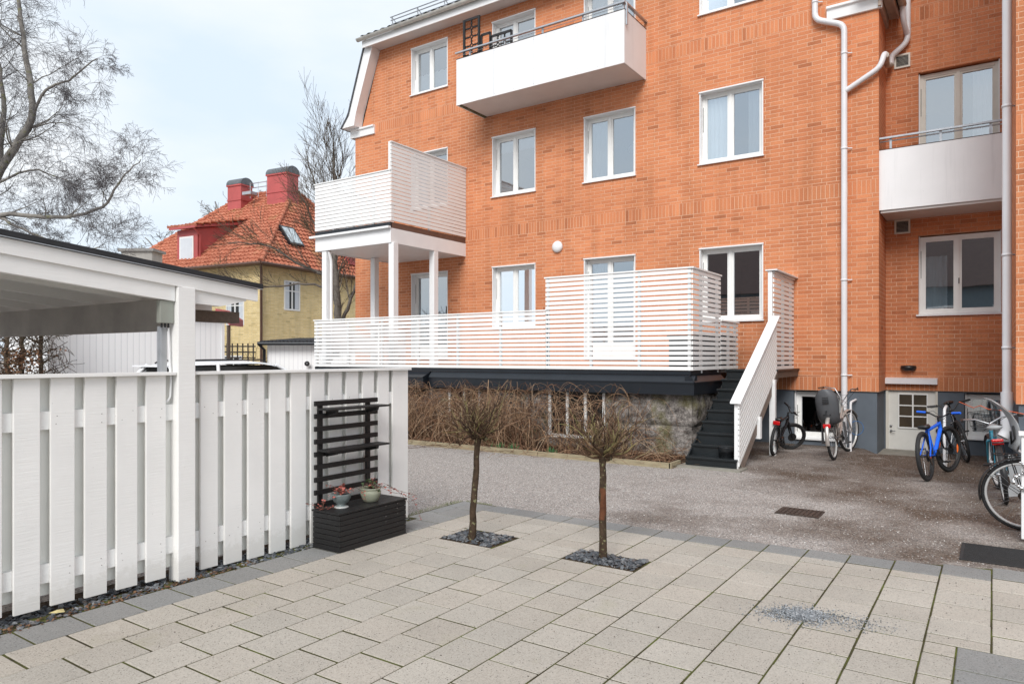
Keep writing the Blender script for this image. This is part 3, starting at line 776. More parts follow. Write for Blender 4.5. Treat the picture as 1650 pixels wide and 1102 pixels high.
# cornices, verge, eaves
for (xa, xb) in ((-14.84, -13.98), (-2.50, -1.60)):
    cn = MB(); cn.extr([(xa, YF+.02, 7.73), (xa, YF-.05, 7.73), (xa, YF-.06, 7.90), (xa, YF-.10, 7.92), (xa, YF-.10, 7.965), (xa, YF+.02, 7.99)], (xb-xa, 0, 0)); cn.build('cornice', M['white_wood'], bld, bevel=.006)
cn = MB(); cn.extr([(-14.9, YF-.06, 7.73), (-14.9, YF-.06, 7.98), (-14.757, YF-.06, 7.98), (-14.757, YF-.06, 7.73)], (0, 11, 0))
cn.build('cornice', M['white_wood'], bld, bevel=.006)
OH = .40
for nm, sg, x_of in (('L', -1, lambda x: x), ('R', 1, lambda x: XL+XR-x)):
    vg = MB()
    # verge soffit and face following the mansard slope with a flared foot
    inn = [(-14.50, 7.97), (-14.42, 8.30), (-13.79, 9.97)]
    out = [(-14.99, 7.97), (-14.70, 8.30), (-14.02, 10.17)]
    yo = YF-.30
    for i in range(2):
        a, b, c, d_ = inn[i], inn[i+1], out[i+1], out[i]
        P = lambda p, y: (x_of(p[0]), y, p[1])
        vg.quad(P(a, YF-.0), P(b, YF-.0), P(b, yo), P(a, yo))            # soffit side facing inward
        vg.quad(P(a, yo), P(b, yo), P(c, yo), P(d_, yo))                  # front face
        vg.quad(P(d_, yo), P(c, yo), P(c, YF+.1), P(d_, YF+.1))
    a, d_ = inn[0], out[0]; vg.quad(P(a, YF), P(a, yo), P(d_, yo), P(d_, YF+.1))
    vg.build('verge_board', M['white_wood'], bld)
    rs = MB()
    pts = [(-15.02, 7.96), (-14.73, 8.30), (-14.05, 10.22)]
    for i in range(2):
        P = lambda p, y: (x_of(p[0]), y, p[1])
        yy1 = YF+11 if sg < 0 else YB
        rs.quad(P(pts[i], yo-.03), P(pts[i+1], yo-.03), P(pts[i+1], yy1), P(pts[i], yy1))
        q0 = (pts[i][0]+.05, pts[i][1]); q1 = (pts[i+1][0]+.05, pts[i+1][1])
        rs.quad(P(pts[i], yo-.03), P(pts[i+1], yo-.03), P(q1, yo-.03), P(q0, yo-.03))
    rs.build('mansard_side', M['slate_roof'], bld)
# eaves
x0e, x1e = -14.03, -2.40
ev = MB(); ev.box(x0e+.0, x1e, YF-OH, YF, 9.965, 9.985); ev.build('soffit', M['soffit'], bld)
ev = MB(); ev.box(x0e-.02, x1e+.02, YF-OH-.025, YF-OH, 9.70+.03, 9.97) if 0 else ev.box(x0e-.02, x1e+.02, YF-OH-.025, YF-OH, 9.94, 10.12); ev.build('fascia', M['white_wood'], bld)
gt = MB()
prof = [(math.cos(a)*.07, math.sin(a)*.07) for a in [rad(180+i*22.5) for i in range(9)]]
n = len(prof); vs = []
for x in (x0e-.12, x1e+.1):
    for (p, q) in prof: vs.append((x, YF-OH-.10+p, 10.16+q))
gt.add(vs, [(i, i+1, n+i+1, n+i) for i in range(n-1)] + [tuple(range(n)), tuple(range(n, 2*n))], True)
for x in range(18): gt.box(x0e+.2+x*.66, x0e+.225+x*.66, YF-OH-.18, YF-OH, 10.155, 10.17)
gt.build('gutter', M['pipe_dirty'] if 0 else plain('aged_white_gutter', (.55, .53, .48), .5, var=.15), bld)
# upper roof slope with dark tiles
rf = MB(); pitch = rad(28); L_ = 4.2
nu, nv = 300, 12; vs = []
for j in range(nv*2):
    row = j//2; s_ = (row+(j % 2))*L_/nv; lift = .028 if j % 2 == 0 else .0
    for i in range(nu+1):
        x = x0e-.03+(x1e-x0e+.06)*i/nu
        h_ = .022*math.sin(i/nu*(x1e-x0e)/.25*6.283)
        vs.append((x, YF-OH-.09+s_*math.cos(pitch), 10.20+s_*math.sin(pitch)+lift+h_))
rf.add(vs, [(j*(nu+1)+i, j*(nu+1)+i+1, (j+1)*(nu+1)+i+1, (j+1)*(nu+1)+i) for j in range(nv*2-1) for i in range(nu)], True)
ztop = 10.20+L_*math.sin(pitch)
rf.quad((x0e, YF+3.2, ztop), (x1e, YF+3.2, ztop), (x1e, YF+11, ztop), (x0e, YF+11, ztop))
rf.quad((x0e, YF-OH, 10.14), (x0e, YF+3.2, ztop), (x0e, YF+11, ztop), (x0e, YF+11, 10.14))
rf.build('roof', M['slate_roof'], bld)
sr = MB()
for x in [-13.25+.9*i for i in range(9)]:
    sr.tube([(x, YF-.05, 10.40), (x, YF-.12, 10.68)], .014, 5); sr.tube([(x, YF+.2, 10.5), (x, YF-.12, 10.68)], .010, 5)
for z_, y_ in ((10.68, -.12), (10.60, -.10), (10.51, -.075)): sr.tube([(-13.3, YF+y_, z_), (-6, YF+y_, z_)], .014, 6)
sr.build('snow_guard', M['steel'], bld)
# recess eave (mansard foot of the side) with its gutter
re = MB(); re.box(XR, XR+.05, YF-.1, YB, 7.75, 7.97); re.box(XR+.06, XR+.20, YF-.1, YB, 7.90, 7.93); re.box(XR+.20, XR+.225, YF-.1, YB-.05, 7.86, 8.06)
re.build('side_eave', plain('beige_eave_boards', (.45, .36, .30), .7, var=.15), bld)
sg_ = MB(); sg_.tube([(XR+.31, YF-.1, 8.0), (XR+.31, YB-.35, 7.97)], .065, 12); sg_.build('side_gutter', M['pipe_dirty'], bld)
# downpipes
def pipe(name, pts, r, mat, brackets=(), parent=bld):
    # round the corners
    P = [Vector(p) for p in pts]; out = [P[0]]
    for i in range(1, len(P)-1):
        a, b, c = P[i-1], P[i], P[i+1]; k = min(.12, (a-b).length*.45, (c-b).length*.45)
        q0 = b+(a-b).normalized()*k; q1 = b+(c-b).normalized()*k
        for j in range(5):
            t_ = j/4; out.append(q0*(1-t_)**2+b*2*t_*(1-t_)+q1*t_*t_)
    out.append(P[-1])
    mb = MB(); mb.tube(out, r, 14)
    o = mb.build(name, mat, parent)
    for (x, y, z, dx) in brackets:
        cb = MB(); cb.lathe((x, y, z-.02), [(r+.006, 0), (r+.006, .035)], 14); cb.tube([(x, y, z), (x+dx, y+.06, z)], .012, 6)
        cb.build('bracket', M['pipe'], o)
    return o
pipe('downpipe', [(-2.69, YF-.09, 14), (-2.69, YF-.09, 7.78), (-2.20, YF-.09, 7.56), (-2.20, YF-.09, .95), ], .052, M['pipe'], [(-2.69, YF-.09, 8.1, .12), (-2.2, YF-.09, 7.05, .12), (-2.2, YF-.09, 5.35, .12), (-2.2, YF-.09, 3.0, .12), (-2.2, YF-.09, 1.3, .12)])
pipe('downpipe_foot', [(-2.2, YF-.09, .95), (-2.2, YF-.09, .12), (-2.2, YF-.2, .05)], .047, M['pipe'])
pipe('branch_pipe', [(-1.29, YB-.1, 14), (-1.29, YB-.1, 7.38), (-1.56, YB-.1, 7.18), (-1.56, YB-.1, 7.02)], .05, M['pipe'], [(-1.29, YB-.1, 8.2, .1)])
pipe('branch_pipe', [(-1.56, YB-.1, 7.02), (-1.60, YB-.35, 6.93), (-1.54, YF-.04, 6.88)], .048, M['pipe_dirty'])
pipe('branch_pipe', [(-1.56, YF+.25, 6.93), (-1.56, YF-.06, 6.92), (-1.62, YF-.11, 6.66), (-2.2, YF-.09, 6.36)], .048, M['pipe'])
pipe('gutter_outlet', [(XR+.31, YB-.4, 7.98), (XR+.31, YB-.36, 7.72), (-1.30, YB-.12, 7.52)], .045, M['pipe'])
pipe('downpipe', [(.155, 11.62, 14), (.155, 11.62, 1.15)], .056, M['pipe'], [(.155, 11.62, 6.9, .11), (.155, 11.62, 5.0, .11), (.155, 11.62, 3.0, .11), (.155, 11.62, 1.75, .11)])
pipe('downpipe_foot', [(.155, 11.62, 1.15), (.155, 11.62, .62), (.11, 11.60, .54)], .075, M['pipe'])
# big white balcony
bx0, bx1, by0, bz0, bz1 = -10.29, -6.035, 12.816, 7.45, 8.51
bal = MB(); bal.box(bx0, bx1, by0, by0+.02, bz0, bz1); bal.box(bx1-.02, bx1, by0+.021, YF, bz0, bz1); bal.box(bx0, bx0+.02, by0+.021, YF, bz0, bz1)
bo = bal.build('balcony', M['panel_white'], bld); bo['label'] = 'long white balcony on the top floor'
q = MB()
for i in (1, 2, 3): q.box(bx0+1.063*i-.002, bx0+1.063*i+.002, by0-.0015, by0-.0002, bz0+.002, bz1-.002)
q.build('panel_joint', M['steel'], bo)
q = MB()
for i in range(9):
    for z_ in (bz0+.05, bz1-.06): q.lathe((bx0+.06+i*.515, by0-.001, z_), [(.007, 0), (.006, -.003)], 8, 'y')
q.build('fixings', M['steel'], bo)
MB().box(bx0+.10, bx1-.05, by0+.05, YF, bz0+.02, bz0+.20).build('floor_slab', M['soffit'], bo)
e = MB(); e.box(bx0+.03, bx0+.09, by0+.1, YF, bz0+.0, bz0+.12); e.build('support_beam', plain('mossy_beam', (.13, .12, .06), .9, var=.4), bo)
r_ = MB(); zr = 8.66
r_.box(bx0-.02, bx1+.02, by0-.03, by0+.03, zr-.02, zr+.012); r_.box(bx1-.03, bx1+.03, by0+.031, YF, zr-.02, zr+.012)
r_.tube([(bx0, by0+.05, zr-.05), (bx1, by0+.05, zr-.05)], .006, 5)
for x in [bx0+.35+k*.98 for k in range(5)]: r_.box(x, x+.035, by0+.025, by0+.06, bz1-.3, zr-.02)
r_.box(bx1-.06, bx1-.025, by0+.5, by0+.535, bz1-.3, zr-.02); r_.box(bx1-.06, bx1-.025, by0+.03, by0+.065, bz1-.3, zr-.02)
r_.build('railing', M['steel'], bo)
s = MB(); s.box(bx0-.004, bx1+.004, by0-.006, by0+.026, bz1, bz1+.012); s.box(bx1-.024, bx1+.006, by0+.027, YF, bz1, bz1+.012); s.build('edge_trim', M['rust'], bo)
MB().box(bx1-.02-.004, bx1+.004, YF-.25, YF, bz0-.02, bz0+.0) 
# recess balcony
bal = MB(); bal.box(XR-.01, .24, 13.92, 13.95, 4.20, 5.25)
bo = bal.build('balcony', M['panel_white'], bld); bo['label'] = 'white balcony panel in the recess beside the wing'
MB().box(XR+.02, .24, 13.955, YB, 4.155, 4.30).build('floor_slab', M['soffit'], bo)
s = MB(); s.box(XR-.012, .242, 13.918, 13.954, 5.25, 5.262); s.build('edge_trim', M['rust'], bo)
r_ = MB(); r_.box(XR+.0, .24, 13.91, 13.96, 5.445, 5.475)
for x in (-1.50, -.75, -.05): r_.box(x, x+.035, 13.96, 13.99, 5.0, 5.445)
r_.tube([(XR+.0, 13.975, 5.41), (.24, 13.975, 5.41)], .012, 6)
r_.build('railing', M['steel'], bo)

# trellis screens on the top balcony (own things)
def lattice(mb, o_, u, v, n, m_, t=.03, fr=.05):
    o_ = Vector(o_); u = Vector(u); v = Vector(v)
    U, V = u.normalized(), v.normalized(); nrm = U.cross(V)
    for a, b in ((o_, o_+u), (o_+v, o_+u+v), (o_, o_+v), (o_+u, o_+u+v)): mb.beam(a, b, t, fr, up=nrm.cross((b-a).normalized()))
    for i in range(n):
        for j in range(m_):
            c = o_+u*((i+.5)/n)+v*((j+.5)/m_); hu, hv = u/(2*n), v/(2*m_)
            mb.tube([c+hu*math.cos(k*math.pi/6)*1.12+hv*math.sin(k*math.pi/6)*1.12 for k in range(12)], t*.5, 5, closed=True)
t = thing('trellis_screen', 'tall narrow black trellis with looped pattern on the long balcony', 'trellis', (-10.1, 13.1, 7.7))
mb = MB(); lattice(mb, (-10.16, 12.95, 8.4), (.42, 0, 0), (0, 0, 1.02), 2, 5); mb.build('panel', M['black_wood'], t)
MB().box(-10.19, -10.14, 12.93, 12.97, 7.65, 9.44).build('post', M['black_wood'], t)
MB().box(-9.76, -9.71, 12.93, 12.97, 7.65, 9.44).build('post', M['black_wood'], t)
t = thing('trellis_screen', 'low black trellis section sloping down beside the tall trellis', 'trellis', (-9.4, 13.1, 7.7))
mb = MB(); lattice(mb, (-9.68, 12.97, 8.2), (.25, 0, -.0), (0, 0, .78), 1, 3); lattice(mb, (-9.40, 12.97, 8.2), (.55, 0, .0), (0, 0, .68), 3, 3); mb.build('panel', M['black_wood'], t)

# house across the yard behind the camera, mirrored in the lower windows
hb = thing('opposite_house', 'grey plastered house with brown roof reflected in the ground floor panes', 'house', (-6, -16, 0))
MB().box(-17, 5, -24, -15, 0, 5.4).build('wall', plain('blue_grey_plaster', (.16, .20, .22), .9), hb)
MB().extr([(-17.4, -14.6, 5.4), (-17.4, -19.5, 9.2), (-17.4, -24.4, 5.4)], (22.8, 0, 0)).build('roof', plain('brown_roof', (.10, .06, .05), .8, var=.2), hb)
for x in (-15, -12, -9, -6, -3, 0, 3):
    o = MB().box(x, x+1.4, -15.04, -14.98, 3.0, 4.4).build('window', M['frame_white'], hb)
    MB().box(x+.12, x+.65, -14.98, -14.96, 3.1, 4.3).build('pane', M['car_glass'], o); MB().box(x+.75, x+1.28, -14.98, -14.96, 3.1, 4.3).build('pane', M['car_glass'], o)

# ================================================================== TERRACE
TY = 10.85; TX = -3.955; TX0 = -12.87
tr = thing('raised_terrace', 'raised terrace on a granite base with white slatted screens', 'terrace', (TX0, TY, 0))
st = MB()
# rusticated granite blocks, courses of two
def stone_block(mb, a, b, c, d, axis):  # subdivided pillowed face
    n, m_ = 26, 14; vs = []; gr_ = [[R.gauss(0, 1) for _ in range(8)] for _ in range(6)]
    for j in range(m_+1):
        for i in range(n+1):
            u, v = i/n, j/m_; edge = min(u, 1-u, v, 1-v)
            gu, gv = u*6.99, v*4.99; a_, b_ = int(gu), int(gv); fu, fv = gu-a_, gv-b_; lo = (gr_[b_][a_]*(1-fu)+gr_[b_][a_+1]*fu)*(1-fv)+(gr_[b_+1][a_]*(1-fu)+gr_[b_+1][a_+1]*fu)*fv
            bul = .0 if edge < .01 else .032*min(1, edge*9)+min(1, edge*9)*(.018*lo+R.uniform(-.008, .009))
            if axis == 'y': vs.append((a+(b-a)*u, TY+.10-bul, c+(d-c)*v))
            else: vs.append((TX-.02+bul, a+(b-a)*u, c+(d-c)*v))
    mb.add(vs, [(j*(n+1)+i, j*(n+1)+i+1, (j+1)*(n+1)+i+1, (j+1)*(n+1)+i) for j in range(m_) for i in range(n)], True)
bwins = [(-6.66, -5.52, .22, .99), (-9.0, -8.2, .3, .99)]
for row, (z0, z1) in enumerate(((-.05, .5), (.51, 1.04))):
    x = TX-.02
    while x > TX0:
        wd = R.uniform(.75, 1.15); x2 = max(TX0, x-wd)
        segs = [(x2+.005, x-.005)]
        for (p, q, _, _) in bwins:
            ns = []
            for (a, b) in segs:
                if q <= a or p >= b: ns.append((a, b)); continue
                if p > a: ns.append((a, p))
                if q < b: ns.append((q, b))
            segs = ns
        for a, b in segs:
            if b-a > .04: stone_block(st, a, b, z0, z1, 'y')
        x = x2
    for a, b in ((TY+.10, TY+.9), (TY+.91, TY+1.8), (TY+1.81, YF)): stone_block(st, a, b, z0, z1, 'x')
for (p, q, z0, z1) in bwins: st.box(p, q, TY+.03, TY+.13, -.05, z0-.03)
st.box(TX0, TX-.06, TY+.13, TY+.15, -.05, .2)
st.box(TX0, TX-.06, TY+.105, TY+.109, .495, .515)
st.build('stone_base', M['stone'], tr)
for (p, q, z0, z1) in bwins:
    wm = MB(); wm.box(p, q, TY+.10, TY+.16, z0-.03, z0+.03); k = 3 if q-p > 1 else 2
    for i in range(k+1): x = p+(q-p-.05)*i/k; wm.box(x, x+.05, TY+.10, TY+.15, z0+.03, 1.0)
    o = wm.build('window', M['frame_white'], tr)
    MB().quad((p, TY+.13, z0), (q, TY+.13, z0), (q, TY+.13, 1.02), (p, TY+.13, 1.02)).build('pane', M['car_glass'], o)
    MB().box(p+.1, q-.1, TY+1.0, TY+1.02, .1, 1.1).build('backdrop', M['interior'], o)
# black skirting with sloped sheet
bd = MB()
for (xa, xb, dy) in ((-9.36, TX+.07, 0.), (TX0-.05, -9.40, -.13)):
    yy = TY-.07+dy
    pr_ = [(yy, 1.02), (yy, 1.205), (yy-.015, 1.205), (yy-.015, 1.225), (yy+.07-dy, 1.315), (yy+.07-dy, 1.33), (TY+.08, 1.33), (TY+.08, 1.02)]
    bd.extr([(xa, p, q) for p, q in pr_], (xb-xa, 0, 0))
pr_ = [(TX+.07, 1.02), (TX+.07, 1.205), (TX+.085, 1.205), (TX+.085, 1.225), (TX+.0, 1.315), (TX+.0, 1.33), (TX-.08, 1.33), (TX-.08, 1.02)]
bd.extr([(p, TY-.066, q) for p, q in pr_], (0, 1.55, 0))
bd.box(TX0, TX-.01, TY+.005, TY+.06, 1.335, 1.405); bd.box(TX-.055, TX-.012, TY+.061, TY+1.5, 1.335, 1.405)
bd.build('skirting', M['black_sheet'], tr)
MB().box(TX0, TX-.06, TY+.08, YF, 1.34, 1.395).build('deck_floor', plain('grey_deck_boards', (.20, .19, .18), .7, var=.2, stretch=(1, 12, 1)), tr)
def screen(parent, a, b, z0, z1, pitch, h, name='slat_screen', th=.022, posts=(), cap=True, pside=1, mat='slat_white', label=None):
    """horizontal slats between two plan points"""
    a = Vector((*a, 0)); b = Vector((*b, 0)); mb = MB(); d = (b-a).normalized(); nrm = Vector((-d.y, d.x, 0))*pside
    n = int(round((z1-z0)/pitch)); p = (z1-z0)/n
    for i in range(n):
        z = z0+p*i; off = Vector((R.uniform(-.001, .001), R.uniform(-.001, .001), 0))
        mb.beam(a+Vector((0, 0, z+h/2))+off, b+Vector((0, 0, z+h/2))+off, th, h)
    if cap: mb.beam(a-d*.02+Vector((0, 0, z1+.002))+nrm*.01, b+d*.02+Vector((0, 0, z1+.002))+nrm*.01, .08, .024)
    o = mb.build(name, M[mat], parent)
    if label: o['label'] = label
    pm_ = MB()
    for q in posts:
        c = a+d*q+nrm*(.012+.025); pm_.box(c.x-.022, c.x+.022, c.y-.022, c.y+.022, z0-.05, z1-.012)
    if posts: pm_.build('post', M[mat], o)
    return o
ZD = 1.412
screen(tr, (TX0, TY), (-6.66, TY), ZD, 2.46, .0805, .056, posts=[.05+1.03*i for i in range(7)], label='low slatted screen')
screen(tr, (-6.655, TY), (TX, TY), ZD, 3.04, .0813, .056, posts=[.03, .9, 1.8, 2.66], label='tall slatted screen')
screen(tr, (TX+.012, TY+.012), (TX+.012, TY+1.40), ZD, 3.04, .0813, .056, posts=[.5, 1.33], label='tall slatted return screen')
screen(tr, (TX+.012, TY+1.42), (TX+.012, TY+2.42), ZD, 2.26, .0813, .056, posts=[.55, .95], label='low slatted return screen')
screen(tr, (TX0, TY+.02), (TX0, YF), ZD, 2.46, .0805, .056, posts=[1, 2], pside=-1)

# garden furniture box dark visible behind slats
t = thing('storage_box', 'dark storage chest on the terrace floor seen through the tall slats', 'storage box', (-4.6, 13.2, 1.395))
MB().box(-5.15, -4.05, 12.9, 13.5, 1.41, 1.98).build('body', M['black_plastic'], t, bevel=.02)
MB().box(-5.18, -4.02, 12.87, 13.53, 1.98, 2.04).build('lid', M['black_plastic'], t, bevel=.015)

# veranda balcony on columns
vr = thing('veranda_balcony', 'white slatted balcony carried on square columns over the terrace', 'balcony', (-13.3, 11.23, 1.395))
VX0, VX1, VY = -13.30, -10.852, 11.23
cm = [(-13.02, 11.33), (-10.86, 11.33), (-10.92, 12.75), (-13.02, 12.9)]
for x, y in cm: MB().box(x-.075, x+.075, y-.075, y+.075, 1.40, 4.13).build('column', M['white_wood'], vr, bevel=.004)
f = MB(); f.box(VX0, VX1+.01, VY, VY+.03, 4.12, 4.44); f.box(VX1-.02, VX1+.01, VY+.031, YF, 4.12, 4.44); f.box(VX0, VX0+.03, VY+.031, YF, 4.12, 4.44)
f.build('fascia', M['white_wood'], vr)
f = MB()
for i in range(24): f.box(VX0+.035+.1*i, VX0+.13+.1*i, VY+.035, YF, 4.14, 4.155)
f.build('ceiling_boards', M['white_wood'], vr)
g = MB(); g.box(VX0-.12, VX1+.02, VY-.09, VY-.01, 4.43, 4.475); g.build('gutter', M['white_metal'], vr)
s = MB(); s.box(VX0+.0, VX1-.005, VY+.0, VY+.05, 4.48, 4.57); s.build('black_trim', M['black_sheet'], vr)
s = MB(); s.box(VX1-.04, VX1+.0, VY+.051, YF, 4.45, 4.57); s.build('brown_trim', M['brown_metal'], vr)
screen(vr, (VX0, VY), (VX1, VY), 4.60, 5.70, .087, .070, posts=[.6, 1.25, 1.9])
screen(vr, (VX1+.012, VY+.0), (VX1+.012, YF-.01), 4.60, 6.31, .0855, .069, posts=[1.3])
screen(vr, (VX0, VY+.02), (VX0, YF), 4.60, 5.70, .087, .070, pside=-1)
MB().box(VX1-.055, VX1+.0, VY-.012, VY+.04, 5.70, 6.32).build('corner_post', M['slat_white'], vr)
MB().box(VX0+.03, VX1-.03, VY+.05, YF, 4.50, 4.56).build('floor', M['black_wood'], vr)
pipe('downpipe', [(VX0+.40, VY+.06, 4.1), (VX0+.42, VY+.12, 3.9), (VX0+.42, VY+.12, 1.5)], .035, M['white_metal'], parent=vr)

# ------------------------------------------------------------------ stairs
sx0, sx1 = -3.76, -3.075
stt = thing('outdoor_staircase', 'black painted staircase with white slatted handrail up to the terrace', 'staircase', (-3.4, 10.1, 0))
for k in range(9):
    y = 10.13+.237*k; z = .157*(k+1)
    b = MB(); b.box(sx0-.012, sx1+(.06 if k == 0 else .012), y-.028, y+.255, z-.032, z); 
    o = b.build('step', M['step_paint'], stt, bevel=.004)
    rb = MB().box(sx0, sx1+(.05 if k == 0 else .0), y, y+.02, z-.157, z-.033).build('riser', M['step_paint'], o)
b = MB(); b.box(sx0-.01, sx1+.1, 12.27, YF, 1.385, 1.412); b.build('landing', M['step_paint'], stt)
MB().box(sx0, sx1, 13.45, 13.5, 1.413, 1.56).build('threshold', M['step_paint'], stt)
sg_ = MB()
sg_.extr([(sx0-.025, 10.15, 0), (sx0-.025, 10.15, .12), (sx0-.025, 12.26, 1.40), (sx0-.025, 12.6, 1.38), (sx0-.025, 12.6, 1.2), (sx0-.025, 10.5, 0)], (.022, 0, 0))
sg_.build('stringer', M['step_paint'], stt)
RX = -3.01
rl = MB()
Y0, Y1 = 10.16, 12.30; zb0, zb1 = .04, 1.36; zt0, zt1 = .955, 2.27
n = 12
for i in range(n):
    q0 = zb0+(zt0-zb0)*(i+.08)/n; q1 = zb1+(zt1-zb1)*(i+.08)/n; h = (zt0-zb0)/n*.72
    rl.extr([(RX, Y0, q0), (RX, Y0, q0+h), (RX, Y1, q1+h), (RX, Y1, q1)], (.014, 0, 0))
ro = rl.build('handrail_slats', plain('pinkish_white_slats', (.80, .79, .77), .5, var=.03), stt)
p = MB(); p.box(RX-.055, RX-.002, Y0-.0, Y0+.05, .0, .94)
for i in range(n): z = .06+.905*i/n; p.box(RX-.001, RX+.022, Y0-.012, Y0-.001, z, z+.06)
p.build('newel_post', M['white_wood'], stt)
MB().box(RX-.04, RX-.01, Y0+.01, Y0+.04, -.01, .06).build('post_shoe', M['steel'], stt)
c = MB(); c.extr([(RX-.10, Y0-.06, .955), (RX-.10, Y0-.06, .98), (RX-.10, Y1+.02, 2.315), (RX-.10, Y1+.02, 2.29)], (.155, 0, 0)); c.build('handrail_cap', M['white_wood'], stt, bevel=.003)
u = MB(); u.beam((RX-.03, 10.35, .0), (RX-.03, 12.45, 1.32), .05, .13); u.build('string_beam', plain('pale_brown_timber', (.22, .17, .14), .7, var=.15), stt)
u = MB(); u.box(RX-.06, RX+.01, 12.30, YF, 1.27, 1.39); u.build('landing_joist', M['brown_beam'], stt)
for y, z0_ in ((12.08, 0), (11.2, .36)): MB().box(RX-.045, RX+.045, y-.045, y+.045, z0_, 1.25 if y > 12 else .70).build('support_post', M['white_wood'], stt)
screen(stt, (-3.085, 12.42), (-3.085, YF-.01), 1.41, 3.06, .081, .056, posts=[.8, 1.38], pside=1, label='slatted screen beside the landing')
MB().box(-3.16, -3.09, 12.36, 12.41, 1.41, 3.07).build('screen_post', M['white_wood'], stt)
MB().box(-3.20, -3.0, 12.33, YF-.01, 3.085, 3.105).build('screen_cap', M['white_wood'], stt)
MB().box(-3.86, -2.93, 9.98, 10.36, .0, .025).build('stair_paving', M['concrete'], kind='structure')
t = thing('metal_bucket', 'black metal bucket standing on the lowest stair', 'bucket', (-3.22, 10.27, .157))
b = MB(); b.lathe((-3.22, 10.265, .158), [(.088, 0), (.092, .004), (.112, .15), (.117, .155), (.117, .16), (.108, .16), (.10, .02), (.02, .018)], 24); b.build('body', plain('dark_metal_bucket', (.035, .038, .042), .3, .3, var=.2), t)
MB().lathe((-3.22, 10.265, .27), [(.106, 0), (.104, .018), (.02, .022)], 20).build('contents', M['litter'], t)

# bed, edging and bramble
MB().box(TX0, -3.86, 9.82, TY+.14, -.02, .035).build('flower_bed', M['soil'], kind='structure')
t = thing('bed_edging', 'weathered yellowish timber edging along the front of the flower bed', 'edging', (-8.9, 9.8, 0))
e = MB()
xx = -12.9
for wd in (2.1, 1.9, 2.75, 2.28): e.box(xx, xx+wd-.008, 9.775, 9.81, -.01, R.uniform(.075, .085)); xx += wd
e.box(-3.895, -3.86, 9.775, 10.15, -.01, .085)
e.build('plank', M['plank'], t)
lt = MB()
def reg6(): return R.uniform(-9.9, -3.95), R.uniform(9.86, 10.8), R.uniform(0, .05)
stones(lt, 4500, reg6, (.012, .03), .035, .2)
tag(lt.build('leaf_litter', M['litter']), 'brown leaf litter covering the flower bed under the stems', 'leaf litter', kind='stuff')

def stem(mb, p, d, L, r, seg, droop, wob, rnd, n=3):
    pts = [Vector(p)]; rs = [r]; d = Vector(d).normalized(); s_ = L/seg
    for i in range(seg):
        d = (d+Vector((rnd.gauss(0, wob), rnd.gauss(0, wob), rnd.gauss(0, wob)-droop*(i+1)/seg))).normalized()
        q = pts[-1]+d*s_
        if q.z < .03: q.z = .03+rnd.random()*.02; d.z = abs(d.z)*.3
        pts.append(q); rs.append(r*(1-.75*(i+1)/seg))
    mb.tube(pts, rs, n, cap=False); return pts
br = MB(); RB = random.Random(21)
def vine(p, d, L, r, droop, curl):
    pts = [Vector(p)]; rs = [r]; d = Vector(d).normalized(); n = max(8, int(L/.09)); s_ = L/n
    ax_ = Vector((RB.gauss(0, 1), RB.gauss(0, 1), RB.gauss(0, .6))).normalized(); c_ = RB.gauss(0, curl)
    for i in range(n):
        if RB.random() < .12: ax_ = Vector((RB.gauss(0, 1), RB.gauss(0, 1), RB.gauss(0, .6))).normalized(); c_ = RB.gauss(0, curl)
        d.rotate(Matrix.Rotation(c_, 3, ax_)); d = (d+Vector((RB.gauss(0, .05), RB.gauss(0, .05), RB.gauss(0, .05)-droop*(i+1)/n*.5))).normalized()
        q = pts[-1]+d*s_
        if q.z < .03: q.z = .03+RB.random()*.03; d.z = abs(d.z)*.4
        if q.y > 10.9: q.y = 10.9; d.y = -abs(d.y)*.3
        if q.z > .97 and q.y > 10.70: q.y = 10.70-RB.random()*.03; d.y = -.25
        if q.z > .82: d = (d+Vector((0, -.03, -.22))).normalized()
        if q.z > 1.16: d.z = -abs(d.z)
        pts.append(q); rs.append(r*(1-.7*(i+1)/n))
    br.tube(pts, rs, 4, cap=False)
def bx_():
    return RB.choice((RB.uniform(-10.3, -8.6), RB.uniform(-10.3, -7.2), RB.uniform(-8.4, -7.0), RB.uniform(-7.2, -4.9)))
for i in range(860):
    x = bx_()
    if -6.6 < x < -5.5 and RB.random() < .55: continue
    vine((x, RB.uniform(10.3, 10.85), .04), (RB.gauss(0, .3), RB.gauss(-.15, .25), 1), RB.uniform(1.0, 2.1), RB.uniform(.0035, .0075), .55, .16)
for i in range(430):     # arching tips hanging from above
    x = RB.choice((RB.uniform(-10.3, -7.3), RB.uniform(-10.3, -8.3), RB.uniform(-7.5, -5.0)))
    vine((x, RB.uniform(10.25, 10.85), RB.uniform(.55, 1.06)), (RB.gauss(0, .8), RB.uniform(-.8, .1), RB.uniform(0, .6)), RB.uniform(.5, 1.3), RB.uniform(.002, .0042), .7, .2)
for i in range(150):
    x = RB.uniform(-5.6, -4.0)
    vine((x, RB.uniform(10.0, 10.7), .05), (RB.gauss(0, .8), RB.gauss(-.1, .4), RB.uniform(.2, .9)), RB.uniform(.4, 1.1), RB.uniform(.002, .0045), .6, .2)
tag(br.build('bramble_thicket', M['bramble']), 'tangled leafless brown climbing stems against the granite base of the terrace', 'bramble', kind='stuff')
